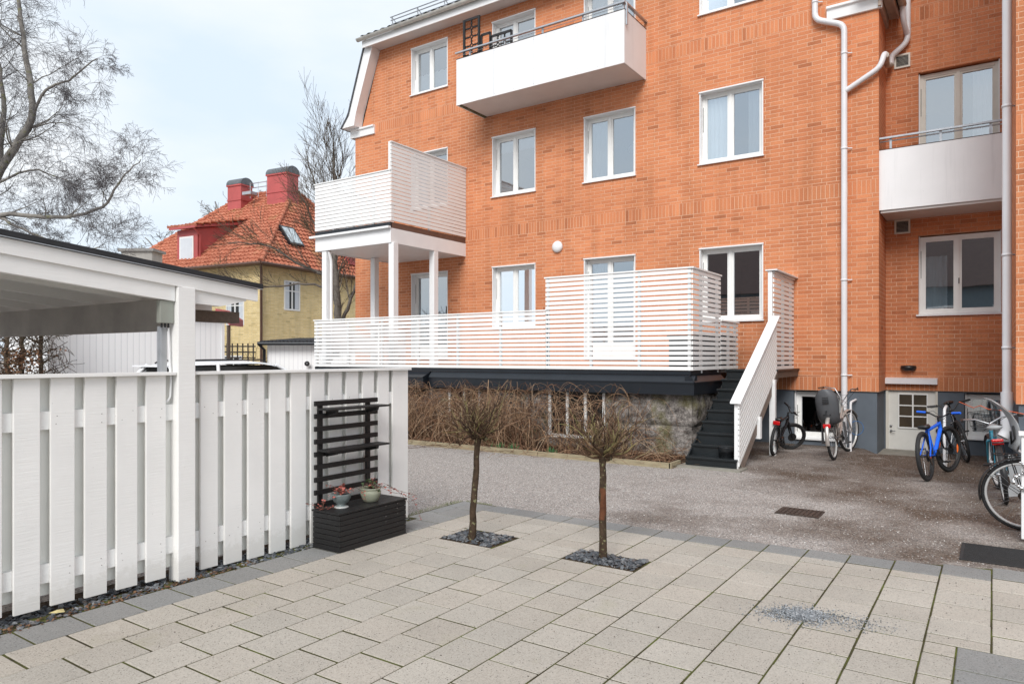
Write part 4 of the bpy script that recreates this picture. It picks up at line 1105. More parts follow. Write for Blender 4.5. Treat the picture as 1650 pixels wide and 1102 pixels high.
# daffodil shoots
for i, (x, lab) in enumerate(((-7.05, 'small clump of green bulb shoots, left one of two close together in the bed'), (-6.78, 'small clump of green bulb shoots, right one of two close together in the bed'), (-5.98, 'lone clump of green bulb shoots below the basement window'))):
    mb = MB()
    for k in range(26):
        a, b = x+R.gauss(0, .05), 9.95+R.gauss(0, .03); h = R.uniform(.08, .15); dx, dy = R.gauss(0, .02), R.gauss(0, .02)
        mb.add([(a-.005, b, .03), (a+.005, b, .03), (a+.004+dx*.5, b+dy*.5, .03+h*.6), (a+dx, b+dy, .03+h), (a-.004+dx*.5, b+dy*.5, .03+h*.6)], [(0,1,2,3,4)])
    tag(mb.build('bulb_shoots', plain('bulb_leaf_green', (.03, .13, .035), .5, var=.3) if i == 0 else bpy.data.materials['bulb_leaf_green']), lab, 'plant', 'green bulb shoots in the flower bed')

# ================================================================== WHITE BOARD FENCE
FX = -4.82
fn = thing('board_fence', 'white painted double sided board fence at the left of the paving', 'fence', (FX, 2.0, 0))
ys_ = []
y = 1.805
while y > -2.5: ys_.append((y, y+.141)); y -= .2
ys_ += [(2.006, 2.144), (2.205, 2.342), (2.403, 2.541), (2.603, 2.742)]
ys_ += [(3.007, 3.147), (3.205, 3.353), (3.408, 3.556), (3.609, 3.760), (3.816, 3.970), (4.023, 4.170), (4.225, 4.370), (4.425, 4.570), (4.625, 4.765), (4.82, 4.965)]
def fz(y): return .085-.025*(y-1.8) if y > 1.8 else .085
fb = MB()
for a, b in ys_:
    z0 = max(.012, fz((a+b)/2)+R.uniform(-.006, .006)); dx = R.uniform(-.002, .002)
    fb.box(FX-.022+dx, FX+dx, a, b, z0, 1.492)
fb.box(FX-.022, FX+.0, 5.02, 5.235, .0, 1.492)
fb.build('boards', M['fence_white'], fn, bevel=.002)
nm_ = MB()
for a, b in ys_:
    for z in (1.20, 1.255, .26, .31):
        yy = (a+b)/2+R.choice((-.035, .035))+R.uniform(-.006, .006); nm_.lathe((FX-.001, yy, z+R.uniform(-.006, .006)), [(.0038, 0), (.0034, .0016)], 6, 'x')
nm_.build('nails', plain('painted_nail_heads', (.42, .40, .38), .6), fn)
fb = MB()
y = -2.705
while y < 5.1:
    if True: fb.box(FX-.075, FX-.055, y, y+.165, max(.05, fz(y)+.06), 1.492)
    y += .2
fb.build('rear_boards', plain('warm_white_rear_boards', (.88, .87, .82), .55, var=.03), fn)
r_ = MB(); r_.box(FX-.0545, FX-.0225, -2.6, 5.2, 1.172, 1.285); r_.box(FX-.0545, FX-.0225, -2.6, 5.2, .225, .342); r_.build('rails', M['fence_white'], fn)
c = MB(); c.box(FX-.115, FX+.035, -2.6, 2.800, 1.493, 1.515); c.box(FX-.115, FX+.035, 2.942, 5.25, 1.493, 1.515); c.build('cap', M['fence_white'], fn, bevel=.002)
for y in (.6, 5.1): MB().box(FX-.165, FX-.093, y-.035, y+.035, 0, 1.49).build('post', M['fence_white'], fn)

# ================================================================== CARPORT
cp = thing('carport', 'white timber carport with black felt roof behind the board fence', 'carport', (FX-.06, 2.87, 0))
def rz_(y): return 2.365-.0966*(y-1.735)      # roof top height
px0, px1 = -9.0, FX+.035
rt = MB(); ya, yb = -3.5, 3.50
rt.extr([(px0, ya, rz_(ya)-.036), (px0, ya, rz_(ya)), (px0, yb, rz_(yb)), (px0, yb, rz_(yb)-.036)], (px1-px0+.03, 0, 0)); rt.build('roofing_felt', M['black_felt'], cp, bevel=.004)
MB().extr([(px1+.003, ya, rz_(ya)-.042), (px1+.003, ya, rz_(ya)-.037), (px1+.003, yb, rz_(yb)-.037), (px1+.003, yb, rz_(yb)-.042)], (.02, 0, 0)).build('drip_edge', M['steel'], cp)
f = MB(); f.extr([(px1-.03, ya, rz_(ya)-.043), (px1-.03, ya, rz_(ya)-.135), (px1-.03, yb-.03, rz_(yb)-.135), (px1-.03, yb-.03, rz_(yb)-.043)], (.03, 0, 0)); f.build('fascia', M['fence_white'], cp)
f = MB(); f.extr([(px1-.075, ya, rz_(ya)-.136), (px1-.075, ya, rz_(ya)-.245), (px1-.075, 2.80, rz_(2.80)-.245), (px1-.075, 2.80, rz_(2.8)-.136)], (.055, 0, 0))
f.extr([(px1-.075, 2.942, rz_(2.942)-.136), (px1-.075, 2.942, rz_(2.942)-.235), (px1-.075, 3.16, rz_(3.16)-.225), (px1-.075, 3.38, rz_(3.38)-.15), (px1-.075, 3.38, rz_(3.38)-.136)], (.055, 0, 0))
f.build('side_beam', M['fence_white'], cp)
MB().box(px1-.11, px1+.012, 2.806, 2.936, 0, rz_(2.87)-.137).build('post', M['fence_white'], cp, bevel=.003)
MB().box(px0+.3, px0+.42, 2.806, 2.936, 0, 2.0).build('post', M['fence_white'], cp)
dk = MB(); dk.extr([(px0, ya, rz_(ya)-.056), (px0, ya, rz_(ya)-.037), (px0, yb-.03, rz_(yb)-.037), (px0, yb-.03, rz_(yb)-.056)], (px1-.035-px0, 0, 0)); dk.build('roof_boards', M['carport_ceiling'], cp)
for x in [-5.45-.62*i for i in range(6)]:
    MB().extr([(x, ya, rz_(ya)-.20), (x, ya, rz_(ya)-.057), (x, yb-.03, rz_(yb)-.057), (x, yb-.03, rz_(yb)-.20)], (.048, 0, 0)).build('rafter', M['carport_ceiling'], cp)
MB().box(px0, px1-.115, 2.86, 2.93, 1.815, 2.05).build('head_beam', plain('unpainted_shade_toned_beam', (.38, .35, .32), .8, var=.18, scale=3, bump=.3), cp)  # brown-grey timber tone, with the shade under the roof put into its colour
MB().box(FX-.42, FX-.32, 2.95, 3.55, 1.90, 1.99).build('beam_end', M['brown_beam'], cp)
bx = MB(); bx.box(FX-.05, FX+.0, 2.70, 2.803, 1.86, 2.02); o = bx.build('junction_box', M['box_grey'], cp, bevel=.004)
g = MB(); 
for i in range(3): g.tube([(FX-.025, 2.725+.025*i, 1.86), (FX-.025, 2.725+.025*i, 1.83)], .008, 6)
g.build('cable_gland', M['black_plastic'], o)
g = MB(); g.tube([(FX-.035, 2.78, 1.83), (FX-.03, 2.785, 1.6), (FX-.012, 2.785, 1.45), (FX-.012, 2.78, 1.34), (FX-.015, 2.765, 1.31), (FX-.03, 2.75, 1.305)], .0075, 6); g.build('cable', M['white_wood'], o)
MB().box(FX-.11, FX-.07, 2.74, 2.79, 1.5, 1.84).build('conduit', M['steel'], cp)

# ================================================================== TRELLIS RACK, PLANTER, POTS
t = thing('trellis_rack', 'black wooden trellis rack with two shelves leaning against the white fence', 'trellis', (-4.76, 4.37, .34))
lx = -4.765
s = MB()
for k in range(9):
    z = 1.225-.108*k; s.box(lx+.001, lx+.022, 4.005, 4.742, z-.021, z+.021)
s.build('slats', M['black_wood'], t, bevel=.002)
for y in (4.06, 4.62): MB().box(lx-.022, lx-.0, y, y+.045, .34, 1.24).build('upright', M['black_wood'], t)
for z in (1.17, .82):
    o = MB().box(lx+.023, lx+.175, 4.02, 4.74, z, z+.016).build('shelf', M['black_wood'], t, bevel=.002)
    for y in (4.12, 4.60):
        b = MB(); b.extr([(lx+.023, y, z-.001), (lx+.15, y, z-.001), (lx+.14, y, z-.03), (lx+.023, y, z-.055)], (0, .03, 0))
        b.build('bracket', M['black_wood'], o)
t = thing('planter_box', 'black slatted wooden planter box with closed top at the foot of the rack', 'planter box', (-4.53, 4.36, .03))
qx0, qx1, qy0, qy1 = -4.70, -4.375, 3.945, 4.725
s = MB()
for k in range(7):
    z = .035+.043*k
    s.box(qx0, qx1, qy0-.002, qy0+.012, z, z+.039); s.box(qx1-.012, qx1, qy0+.0125, qy1-.0125, z, z+.039); s.box(qx0, qx1, qy1-.012, qy1, z, z+.039)
s.build('side_slats', M['black_wood'], t, bevel=.0015)
MB().box(qx0+.014, qx1-.014, qy0+.014, qy1-.014, .032, .33).build('inner_box', M['black_felt'], t)
s = MB()
for k in range(4): x = qx0-.006+k*.0845; s.box(x, x+.082, qy0-.012, qy1+.012, .338, .352)
s.build('top_boards', M['black_wood'], t, bevel=.0015)
s = MB()
for y, z in ((4.47, .325), (4.615, .322), (4.615, .28), (4.47, .235), (4.615, .235), (4.47, .19), (4.615, .15)): s.lathe((qx1, y, z), [(.004, 0), (.003, .002)], 8, 'x')
s.build('screws', M['chrome'], t)

def plant_leaves(parent, c, n, spread, name, mat, droop=.5, trail=None, seed=1):
    rr = random.Random(seed); mb = MB(); sm = MB()
    def leaf(p, s_):
        a = rr.uniform(0, 6.28); el = rr.uniform(-.6, .9); u = Vector((math.cos(a)*math.cos(el), math.sin(a)*math.cos(el), math.sin(el))); v = u.cross(Vector((rr.random()-.5, rr.random()-.5, 1))).normalized()
        w_ = u.cross(v)
        pts = [p]+[p+u*s_*(.9+.5*math.cos(q))*.7+v*s_*.62*math.sin(q)+w_*s_*.12*math.sin(q*3) for q in (-2.3, -1.5, -.7, 0, .7, 1.5, 2.3)]
        mb.add(pts, [(0, i, i+1) for i in range(1, 7)])
    for i in range(n):
        a = rr.uniform(0, 6.28); r_ = abs(rr.gauss(0, spread*.55)); p = Vector(c)+Vector((math.cos(a)*r_, math.sin(a)*r_, rr.uniform(.0, .07)*(1.2-r_/spread)-r_*.1))
        sm.tube([Vector(c)+Vector((math.cos(a)*r_*.2, math.sin(a)*r_*.2, -.01)), (Vector(c)*.5+p*.5)+Vector((0, 0, .03)), p], .0014, 3, cap=False)
        leaf(p, rr.uniform(.016, .028))
    for tr_ in (trail or []):
        pts = [Vector(q) for q in tr_]; sm.tube(pts, .0015, 4, cap=False)
        for q in range(len(pts)-1):
            for j in range(4): leaf(pts[q].lerp(pts[q+1], rr.random())+Vector((rr.gauss(0, .008), rr.gauss(0, .008), rr.gauss(0, .008))), rr.uniform(.013, .022))
    o = mb.build(name, mat, parent); sm.build('stems', M['brown_metal'], o)
    return o
ZT = .3525
t = thing('plant_pot', 'footed blue grey bowl with reddish leaves standing on the planter box', 'plant pot', (-4.55, 4.12, ZT), group='glazed pots on the planter box')
MB().lathe((-4.55, 4.12, ZT), [(.058, 0), (.06, .006), (.045, .018), (.036, .024), (.036, .03), (.062, .05), (.078, .085), (.083, .11), (.084, .118), (.078, .118), (.07, .095), (.01, .09)], 32).build('bowl', M['pot_grey'], t)
MB().lathe((-4.55, 4.12, ZT-.001), [(.060, .001), (.062, .008), (.044, .0195), (.044, .001)], 32).build('foot', plain('pale_glaze', (.4, .41, .40), .2), t)
MB().lathe((-4.55, 4.12, ZT+.088), [(.07, 0), (.069, .012), (.01, .018)], 20).build('soil', M['soil'], t)
plant_leaves(t, (-4.55, 4.12, ZT+.12), 60, .11, 'leaves', M['leaf_red'], trail=[[(-4.55, 4.15, ZT+.13), (-4.50, 4.25, ZT+.15), (-4.47, 4.30, ZT+.10), (-4.46, 4.32, ZT+.02)], [(-4.56, 4.1, ZT+.13), (-4.58, 4.05, ZT+.19), (-4.60, 4.0, ZT+.2)]], seed=3)
t = thing('plant_pot', 'round pale green glazed pot with trailing ivy standing on the planter box', 'plant pot', (-4.54, 4.45, ZT), group='glazed pots on the planter box')
MB().lathe((-4.54, 4.45, ZT), [(.06, 0), (.066, .004), (.078, .03), (.090, .065), (.090, .085), (.084, .096), (.084, .102), (.092, .112), (.092, .12), (.084, .12), (.078, .10), (.01, .095)], 32).build('bowl', M['pot_green'], t)
MB().lathe((-4.54, 4.45, ZT+.092), [(.078, 0), (.077, .010), (.01, .014)], 20).build('soil', M['soil'], t)
plant_leaves(t, (-4.54, 4.45, ZT+.12), 40, .10, 'leaves', M['leaf_green'], seed=4)
plant_leaves(t, (-4.54, 4.47, ZT+.12), 16, .10, 'trailing_leaves', M['leaf_red'], trail=[[(-4.53, 4.5, ZT+.13), (-4.5, 4.58, ZT+.14), (-4.47, 4.68, ZT+.08), (-4.44, 4.74, ZT+.02), (-4.40, 4.79, ZT-.06)], [(-4.5, 4.5, ZT+.13), (-4.45, 4.62, ZT+.06), (-4.41, 4.72, ZT+.03), (-4.36, 4.80, ZT-.02), (-4.33, 4.83, ZT-.12), (-4.31, 4.86, ZT-.22)], [(-4.52, 4.5, ZT+.12), (-4.50, 4.62, ZT+.10), (-4.46, 4.80, ZT+.03), (-4.40, 4.90, ZT-.01)]], seed=5)
t = thing('ivy_sprig', 'short sprig of red leaves on the left end of the planter box', 'plant', (-4.6, 3.95, ZT))
plant_leaves(t, (-4.60, 3.965, ZT+.01), 7, .04, 'leaves', M['leaf_red'], trail=[[(-4.60, 3.965, ZT+.01), (-4.58, 4.03, ZT+.015), (-4.53, 4.06, ZT+.0)], [(-4.60, 3.96, ZT+.0), (-4.63, 3.90, ZT+.05), (-4.66, 3.84, ZT+.07)]], seed=8)

# ================================================================== POLLARDED TREES
def pollard(loc, h, label, seed, lean):
    rr = random.Random(seed)
    t = thing('pollard_tree', label, 'tree', loc, group='small pollarded trees in the paving')
    x, y, _ = loc; mb = MB()
    pts, rs = [], []
    for i in range(11):
        q = i/10; pts.append((x+lean[0]*q+rr.gauss(0, .003), y+lean[1]*q+rr.gauss(0, .003), h*q)); rs.append(.031-.006*q+.006*max(0, .15-q)/.15+rr.uniform(-.0012, .0012)+(.010*smooth((q-.9)/.1)))
    mb.tube(pts, rs, 12); top = Vector(pts[-1])
    for k in range(15):      # knuckles
        a = rr.uniform(0, 6.28); q_ = rr.uniform(.02, .06); mb.ball(top+Vector((math.cos(a)*q_, math.sin(a)*q_, rr.uniform(-.02, .05))), rr.uniform(.016, .032), 7, 5, (1, rr.uniform(.7, 1.2), rr.uniform(.7, 1.1)))
    tk = mb.build('trunk', M['bark_pollard'], t)
    if 'rust' in label: MB().tube([Vector(pts[4])+Vector((0, -.002, 0)), Vector(pts[5])+Vector((0, -.002, 0)), Vector(pts[7])+Vector((0, -.002, 0))], [rs[4]*.96, rs[5]*1.01, rs[7]*.95], 12).build('rust_stain', mk_bark('rust_red_bark', (.07, .028, .016), (.15, .06, .03), 16), tk)
    cr = MB()
    for k in range(38):     # limbs fanning out like a cup
        a = 6.283*k/38+rr.uniform(-.2, .2); el = (rr.uniform(.05, .4), rr.uniform(.3, .8), rr.uniform(.7, 1.4))[k % 3]
        d = Vector((math.cos(a)*math.cos(el), math.sin(a)*math.cos(el), math.sin(el)))
        L = rr.uniform(.17, .36)*(1.05 if el < .9 else .72); p = stem(cr, top+Vector((0, 0, rr.uniform(-.02, .02))), d, L, rr.uniform(.008, .013), 6, -.14, .2, rr, 5)
        for j in range(rr.randint(4, 6)):
            b = Vector(rr.choice(p[1:])); e = (d*rr.uniform(.5, 1.3)+Vector((rr.gauss(0, .4), rr.gauss(0, .4), rr.uniform(.1, 1.0)))).normalized()
            q = stem(cr, b, e, rr.uniform(.10, .30), rr.uniform(.0036, .0064), 8, -.10, .19, rr, 3)
            for _ in range(rr.randint(1, 3)):
                c = Vector(rr.choice(q[1:])); e2 = (e+Vector((rr.gauss(0, .5), rr.gauss(0, .5), rr.gauss(.2, .4)))).normalized()
                stem(cr, c, e2, rr.uniform(.04, .12), .0022, 4, -.1, .2, rr, 3)
    for k in range(22):   # drooping little twigs underneath
        a = rr.uniform(0, 6.28); el = rr.uniform(-.3, .3); d = Vector((math.cos(a)*math.cos(el), math.sin(a)*math.cos(el), math.sin(el)))
        stem(cr, top, d, rr.uniform(.10, .28), .003, 6, -.05, .2, rr, 3)
    cr.build('crown', M['pollard_twig'], t)
pollard((-3.765, 4.90, .015), .93, 'small pollarded tree with bristling bare crown beside the black planter', 5, (.045, .03))
pollard((-2.549, 5.02, .015), .84, 'small pollarded tree with bare crown nearest to the stairs, bark stained rust red', 9, (-.012, .02))

# ================================================================== BICYCLES
def wheel(parent, cx, r, name, spokes=24, tyre=.024, rimw=.012, rim_mat='chrome', tyre_mat='rubber', reflect=None, piv=None, hub=.022, disc=False):
    c = (cx, 0, r)
    w_ = MB(); w_.ring(c, r-tyre, tyre, 44, 10); w_.rot(*piv) if piv else None
    o = w_.build(name, M[tyre_mat], parent, world=False)
    q = MB()
    for sgn in (-1, 1): q.ring((cx, sgn*rimw*.5, r), r-tyre*2-.007, rimw*(.95 if rim_mat == 'rim_silver' else .62), 44, 6)
    if piv: q.rot(*piv)
    q.build('rim', M[rim_mat], o, world=False)
    s = MB()
    for k in range(spokes):
        a = 2*math.pi*k/spokes; b = a+(.5 if k % 2 else -.5); sy = .02 if k % 2 else -.02
        s.tube([(cx+math.cos(b)*hub*.8, sy, r+math.sin(b)*hub*.8), (cx+math.cos(a)*(r-tyre*2), 0, r+math.sin(a)*(r-tyre*2))], .0012, 3, cap=False)
    if piv: s.rot(*piv)
    s.build('spokes', M['steel'], o, world=False)
    h = MB(); h.lathe((cx, 0, r), [(.008, -.06), (.012, -.05), (hub, -.032), (hub*.6, -.02), (hub*.6, .02), (hub, .032), (.012, .05), (.008, .06)], 14, 'y')
    if disc: h.lathe((cx, 0, r), [(.075, -.036), (.075, -.034)], 24, 'y')
    if piv: h.rot(*piv)
    h.build('hub', M['steel'] if not disc else M['black_plastic'], o, world=False)
    if reflect:
        f = MB()
        for (a0, rr_, ln) in reflect:
            f.tube([(cx+math.cos(a0+j*ln/4)*rr_, 0, r+math.sin(a0+j*ln/4)*rr_) for j in range(5)], [.003, .012, .013, .012, .003], 6)
        if piv: f.rot(*piv)
        f.build('reflector', M['orange_lens'], o, world=False)
    return o

def bicycle(name, label, loc, heading, lean=0., r=.33, wb=1.05, frame='black_paint', fat=.016, style='mtb', steer=0., tyre=.022, fender=None, rack=False, seat=None, grips='black_plastic', rim='chrome', reflect=None, light=None, basket=False, flat=False, hb_w=.30, hb_rise=.0, saddle_mat='black_plastic', disc=False, saddle_z=None, group='bicycles parked by the house', child=1.):
    """local frame: rear axle above origin, x forward, z up"""
    t = thing(name, label, 'bicycle', loc, 0, group)
    t.rotation_mode = 'XYZ'; t.rotation_euler = (Matrix.Rotation(heading, 3, 'Z') @ Matrix.Rotation(lean, 3, 'X')).to_euler()
    k = r/.33*child
    BB = Vector((.43*k*wb/1.05, 0, r-.03)); ST = Vector((BB.x-.17*k, 0, r+.36*k)); SD = Vector((BB.x-.24*k, 0, (saddle_z or r+.53*k)))
    HT = Vector((wb-.23*k, 0, r+.40*k)); HB = Vector((wb-.19*k, 0, r+.29*k)); FA = Vector((wb, 0, r)); RA = Vector((0, 0, r))
    ax = (HT-HB).normalized(); STM = HT+ax*.07*k
    piv = (steer, ax, HB)
    P = lambda v: v
    f = MB()
    f.tube([BB, ST+(ST-BB).normalized()*.04], fat, 10)
    if style == 'step': f.tube([HB+ax*.02, BB+Vector((.14*k, 0, .06*k)), BB], fat*1.15, 10); f.tube([HT-ax*.01, BB+Vector((.10*k, 0, .14*k)), BB.lerp(ST, .3)], fat*.9, 10)
    else: f.tube([HB+ax*.02, BB], fat*1.3, 10); f.tube([HT-ax*.015, BB.lerp(ST, .92)], fat*1.05, 10)
    f.tube([HB-ax*.01, HT+ax*.01], fat*1.25, 10)
    for s in (-1, 1):
        f.tube([BB+Vector((0, .02*s, 0)), Vector((RA.x+.1, .045*s, r)), RA+Vector((0, .062*s, 0))], fat*.55, 8)
        f.tube([ST+Vector((0, .012*s, -.02)), Vector((.12, .05*s, r+.1*k)), RA+Vector((0, .062*s, 0))], fat*.5, 8)
    f.build('frame', M[frame], t, world=False)
    fk = MB()
    for s in (-1, 1):
        fk.tube([HB+Vector((0, .05*s, -.01)), HB.lerp(FA, .5)+Vector((-.0, .055*s, 0)), FA+Vector((0, .058*s, 0))], [fat*.9, fat*.8, fat*.55], 8)
    fk.tube([HB+Vector((0, -.055, -.005)), HB+Vector((0, .055, -.005))], fat, 8); fk.rot(*piv); fk.build('fork', M[frame if style != 'mtb' else 'black_paint'], t, world=False)
    hb = MB(); hb.tube([HT, STM], .014, 8)
    c = STM+Vector((.05*k, 0, .02))
    if style == 'mtb': hp_ = [c+Vector((-.03, -hb_w, .03+hb_rise)), c+Vector((-.01, -.14, .02+hb_rise)), c+Vector((0, -.05, 0)), c+Vector((0, .05, 0)), c+Vector((-.01, .14, .02+hb_rise)), c+Vector((-.03, hb_w, .03+hb_rise))]
    else: hp_ = [c+Vector((-.24, -hb_w, .06+hb_rise)), c+Vector((-.10, -hb_w+.01, .07+hb_rise)), c+Vector((.0, -.14, .05+hb_rise)), c, c+Vector((.0, .14, .05+hb_rise)), c+Vector((-.10, hb_w-.01, .07+hb_rise)), c+Vector((-.24, hb_w, .06+hb_rise))]
    hb.tube([STM, c], .014, 8); hb.tube(hp_, .011, 8); hb.rot(*piv)
    ho = hb.build('handlebar', M['black_plastic' if style == 'mtb' else 'steel'], t, world=False)
    for (a, b) in ((hp_[0], hp_[1]), (hp_[-1], hp_[-2])):
        g = MB(); d_ = (b-a).normalized(); g.tube([a-d_*.005, a+d_*.115], .016, 8); g.rot(*piv); g.build('grip', M[grips], ho, world=False)
    lv = MB()
    for (a, b, s) in ((hp_[0], hp_[1], -1), (hp_[-1], hp_[-2], 1)):
        d_ = (b-a).normalized(); q = a+d_*.13; lv.ball(q, .018, 7, 5); lv.tube([q, q+Vector((.05, 0, -.02)), a+d_*.03+Vector((.06, 0, -.02))], .0045, 5)
        lv.tube([q, q+Vector((.10, -.03*s, .02)), c+Vector((.12, -.05*s, -.08)), HB+Vector((.05, 0, .1))], .0028, 5)
    lv.rot(*piv); lv.build('brake_lever', M['black_plastic'], ho, world=False)
    sd_ = MB(); sd_.tube([ST, SD], .0125, 8); sd_.build('seat_post', M['steel' if style != 'mtb' else 'black_plastic'], t, world=False)
    s = MB(); n = 9; vs = []
    for i in range(n):
        q = i/(n-1); x = SD.x-.13*k+.27*k*q; wd = (.075*(1-q)**.7+.02)*k if q > .15 else .07*k*(q/.15*.5+.5)+.02; zc = SD.z+.03+.015*abs(q-.45)*2
        for j in range(8):
            a = 2*math.pi*j/8; vs.append((x, math.cos(a)*wd, zc+math.sin(a)*(.022 if math.sin(a) > 0 else .03)))
    s.add(vs, [(i*8+j, i*8+(j+1) % 8, (i+1)*8+(j+1) % 8, (i+1)*8+j) for i in range(n-1) for j in range(8)]+[tuple(range(8)), tuple(range((n-1)*8, n*8))], True)
    s.build('saddle', M[saddle_mat], t, world=False)
    cr = MB(); cr.lathe((BB.x, -.055, BB.z), [(.085*k, 0), (.085*k, .004)], 28, 'y'); cr.lathe((BB.x, -.06, BB.z), [(.018, 0), (.018, .12)], 12, 'y')
    cr.beam((BB.x, -.065, BB.z), (BB.x+.11*k, -.07, BB.z-.10*k), .012, .02); cr.beam((BB.x, .065, BB.z), (BB.x-.11*k, .07, BB.z+.10*k), .012, .02)
    co = cr.build('crank', M['black_plastic'], t, world=False)
    for (x, y, z) in ((BB.x+.11*k, -.11, BB.z-.10*k), (BB.x-.11*k, .11, BB.z+.10*k)): MB().box(x-.045, x+.045, y-.04, y+.04, z-.01, z+.01).build('pedal', M['black_plastic'], co, world=False, bevel=.003)
    ch = MB()
    for s in (-1, 1): ch.tube([(BB.x+.0, -.055, BB.z+s*.083*k), (RA.x, -.045, r+s*.032)], .004, 4)
    ch.lathe((0, -.052, r), [(.038, 0), (.03, .012), (.02, .016)], 16, 'y'); ch.tube([(0.02, -.055, r-.03), (.03, -.06, r-.09), (.06, -.06, r-.12)], .01, 6)
    ch.build('chain', M['rust'], t, world=False)
    wheel(t, 0, r, 'rear_wheel', tyre=tyre, rim_mat=rim, reflect=reflect, disc=disc)
    wheel(t, wb, r, 'front_wheel', tyre=tyre, rim_mat=rim, reflect=reflect, piv=piv, disc=disc)
    if fender:
        def fend(cx, a0, a1, nm, pv):
            mb = MB(); vs = []; n = 22
            for i in range(n+1):
                a = rad(a0+(a1-a0)*i/n)
                for (dy, dr) in ((-.03, -.006), (-.018, .006), (0, .01), (.018, .006), (.03, -.006)): vs.append((cx+math.cos(a)*(r+.012+dr), dy, r+math.sin(a)*(r+.012+dr)))
            mb.add(vs, [(i*5+j, i*5+j+1, (i+1)*5+j+1, (i+1)*5+j) for i in range(n) for j in range(4)], True)
            for s in (-1, 1): mb.tube([(cx, .06*s, r), (cx+math.cos(rad((a0+a1)/2+40))*(r+.01), .03*s, r+math.sin(rad((a0+a1)/2+40))*(r+.01))], .003, 4)
            if pv: mb.rot(*pv)
            mb.build(nm, M[fender], t, world=False)
        fend(0, 20, 195, 'rear_mudguard', None); fend(wb, 35, 200, 'front_mudguard', piv)
    if rack:
        q = MB()
        for s in (-1, 1): q.tube([(SD.x-.0, .05*s, r+.36), (-.22, .05*s, r+.37), (-.22, .0, r+.37)], .006, 6); q.tube([(-.10, .05*s, r+.37), (0, .065*s, r)], .005, 6)
        for x in (-.15, -.05, .05): q.tube([(x, -.05, r+.37), (x, .05, r+.37)], .005, 6)
        q.build('luggage_rack', M['black_plastic'], t, world=False)
    if light:
        q = MB(); q.box(light[0]-.02, light[0]+.015, -.055, .055, light[1]-.035, light[1]+.03); q.build('rear_light', M['red_lens'], t, world=False, bevel=.012)
    if basket:
        q = MB()
        for zz in (0, .09, .18): q.tube([(wb-.0+.0, -.16, r+.44+zz), (wb+.26, -.14, r+.44+zz), (wb+.26, .14, r+.44+zz), (wb, .16, r+.44+zz)], .004, 4, closed=True)
        for i in range(9):
            for xx in (0, .26): q.tube([(wb+xx, -.14+.035*i, r+.44), (wb+xx, -.14+.035*i, r+.62)], .002, 3)
            q.tube([(wb, -.14+.035*i, r+.44), (wb+.26, -.14+.035*i, r+.44)], .002, 3)
        q.rot(*piv); q.build('basket', M['black_plastic'], t, world=False)
    if seat:
        x0, z0, mt, tall = seat       # child seat over the rear wheel
        mb = MB(); vs = []; prof = [(.30, .02, .13), (.22, -.01, .14), (.08, -.01, .15), (.0, .03, .15), (-.05, .12, .155), (-.08, .24, .16), (-.10, .36, .165), (-.12, .46, .15), (-.12, .54, .10), (-.115, .57, .05)]
        n = 12
        for (px_, pz_, hw) in prof:
            for j in range(n+1):
                a = -1+2*j/n; vs.append((x0+px_*tall+abs(a)**2.6*.085, hw*a, z0+pz_*tall+abs(a)**2.6*(.05 if pz_ < .1 else 0)))
        m0 = len(vs); th = .016
        for (px_, pz_, hw) in prof:
            for j in range(n+1):
                a = -1+2*j/n; vs.append((x0+px_*tall+abs(a)**2.6*.085-(th if pz_ > .05 else 0), (hw+.008)*a, z0+pz_*tall+abs(a)**2.6*(.05 if pz_ < .1 else 0)-(th if pz_ <= .05 else 0)))
        F_ = []
        for i in range(len(prof)-1):
            for j in range(n):
                a = i*(n+1)+j; F_.append((a, a+1, a+n+2, a+n+1)); F_.append((m0+a, m0+a+n+1, m0+a+n+2, m0+a+1))
        for i in range(len(prof)-1):
            for j in (0, n): a = i*(n+1)+j; F_.append((a, a+n+1, m0+a+n+1, m0+a))
        for j in range(n): F_.append((j, j+1, m0+j+1, m0+j)); a = (len(prof)-1)*(n+1)+j; F_.append((a, m0+a, m0+a+1, a+1))
        mb.add(vs, F_, True)
        so2 = mb.build('child_seat', M[mt], t, world=False)
        for s in (-1, 1):
            lg = MB(); lg.extr([(x0+.22, s*.15, z0+.02), (x0+.34, s*.16, z0+.0), (x0+.36, s*.17, z0-.30), (x0+.30, s*.17, z0-.34), (x0+.20, s*.17, z0-.32)], (0, .012*s, 0))
            lg.extr([(x0+.20, s*.13, z0-.34), (x0+.36, s*.13, z0-.34), (x0+.36, s*.19, z0-.34), (x0+.20, s*.19, z0-.34)], (0, 0, .014))
            lg.build('leg_guard', M[mt], so2, world=False, bevel=.004)
        b = MB(); b.tube([(x0+.02, -.05, z0-.02), (x0+.28, -.02, z0-.06), (x0+.30, .02, z0-.06), (x0+.02, .05, z0-.02)], .007, 6); b.box(x0-.13*tall-.006, x0-.11*tall+.0, -.012, .012, z0+.20*tall, z0+.22*tall)
        for q_ in ((0, .43), (0, .40), (0, .37), (0, .34)): b.box(x0-.122*tall-.010, x0-.09*tall-.0, q_[0]-.045, q_[0]+.045, z0+q_[1]*tall-.006, z0+q_[1]*tall+.006)
        b.build('bracket', M['black_plastic'], so2, world=False)
    return t

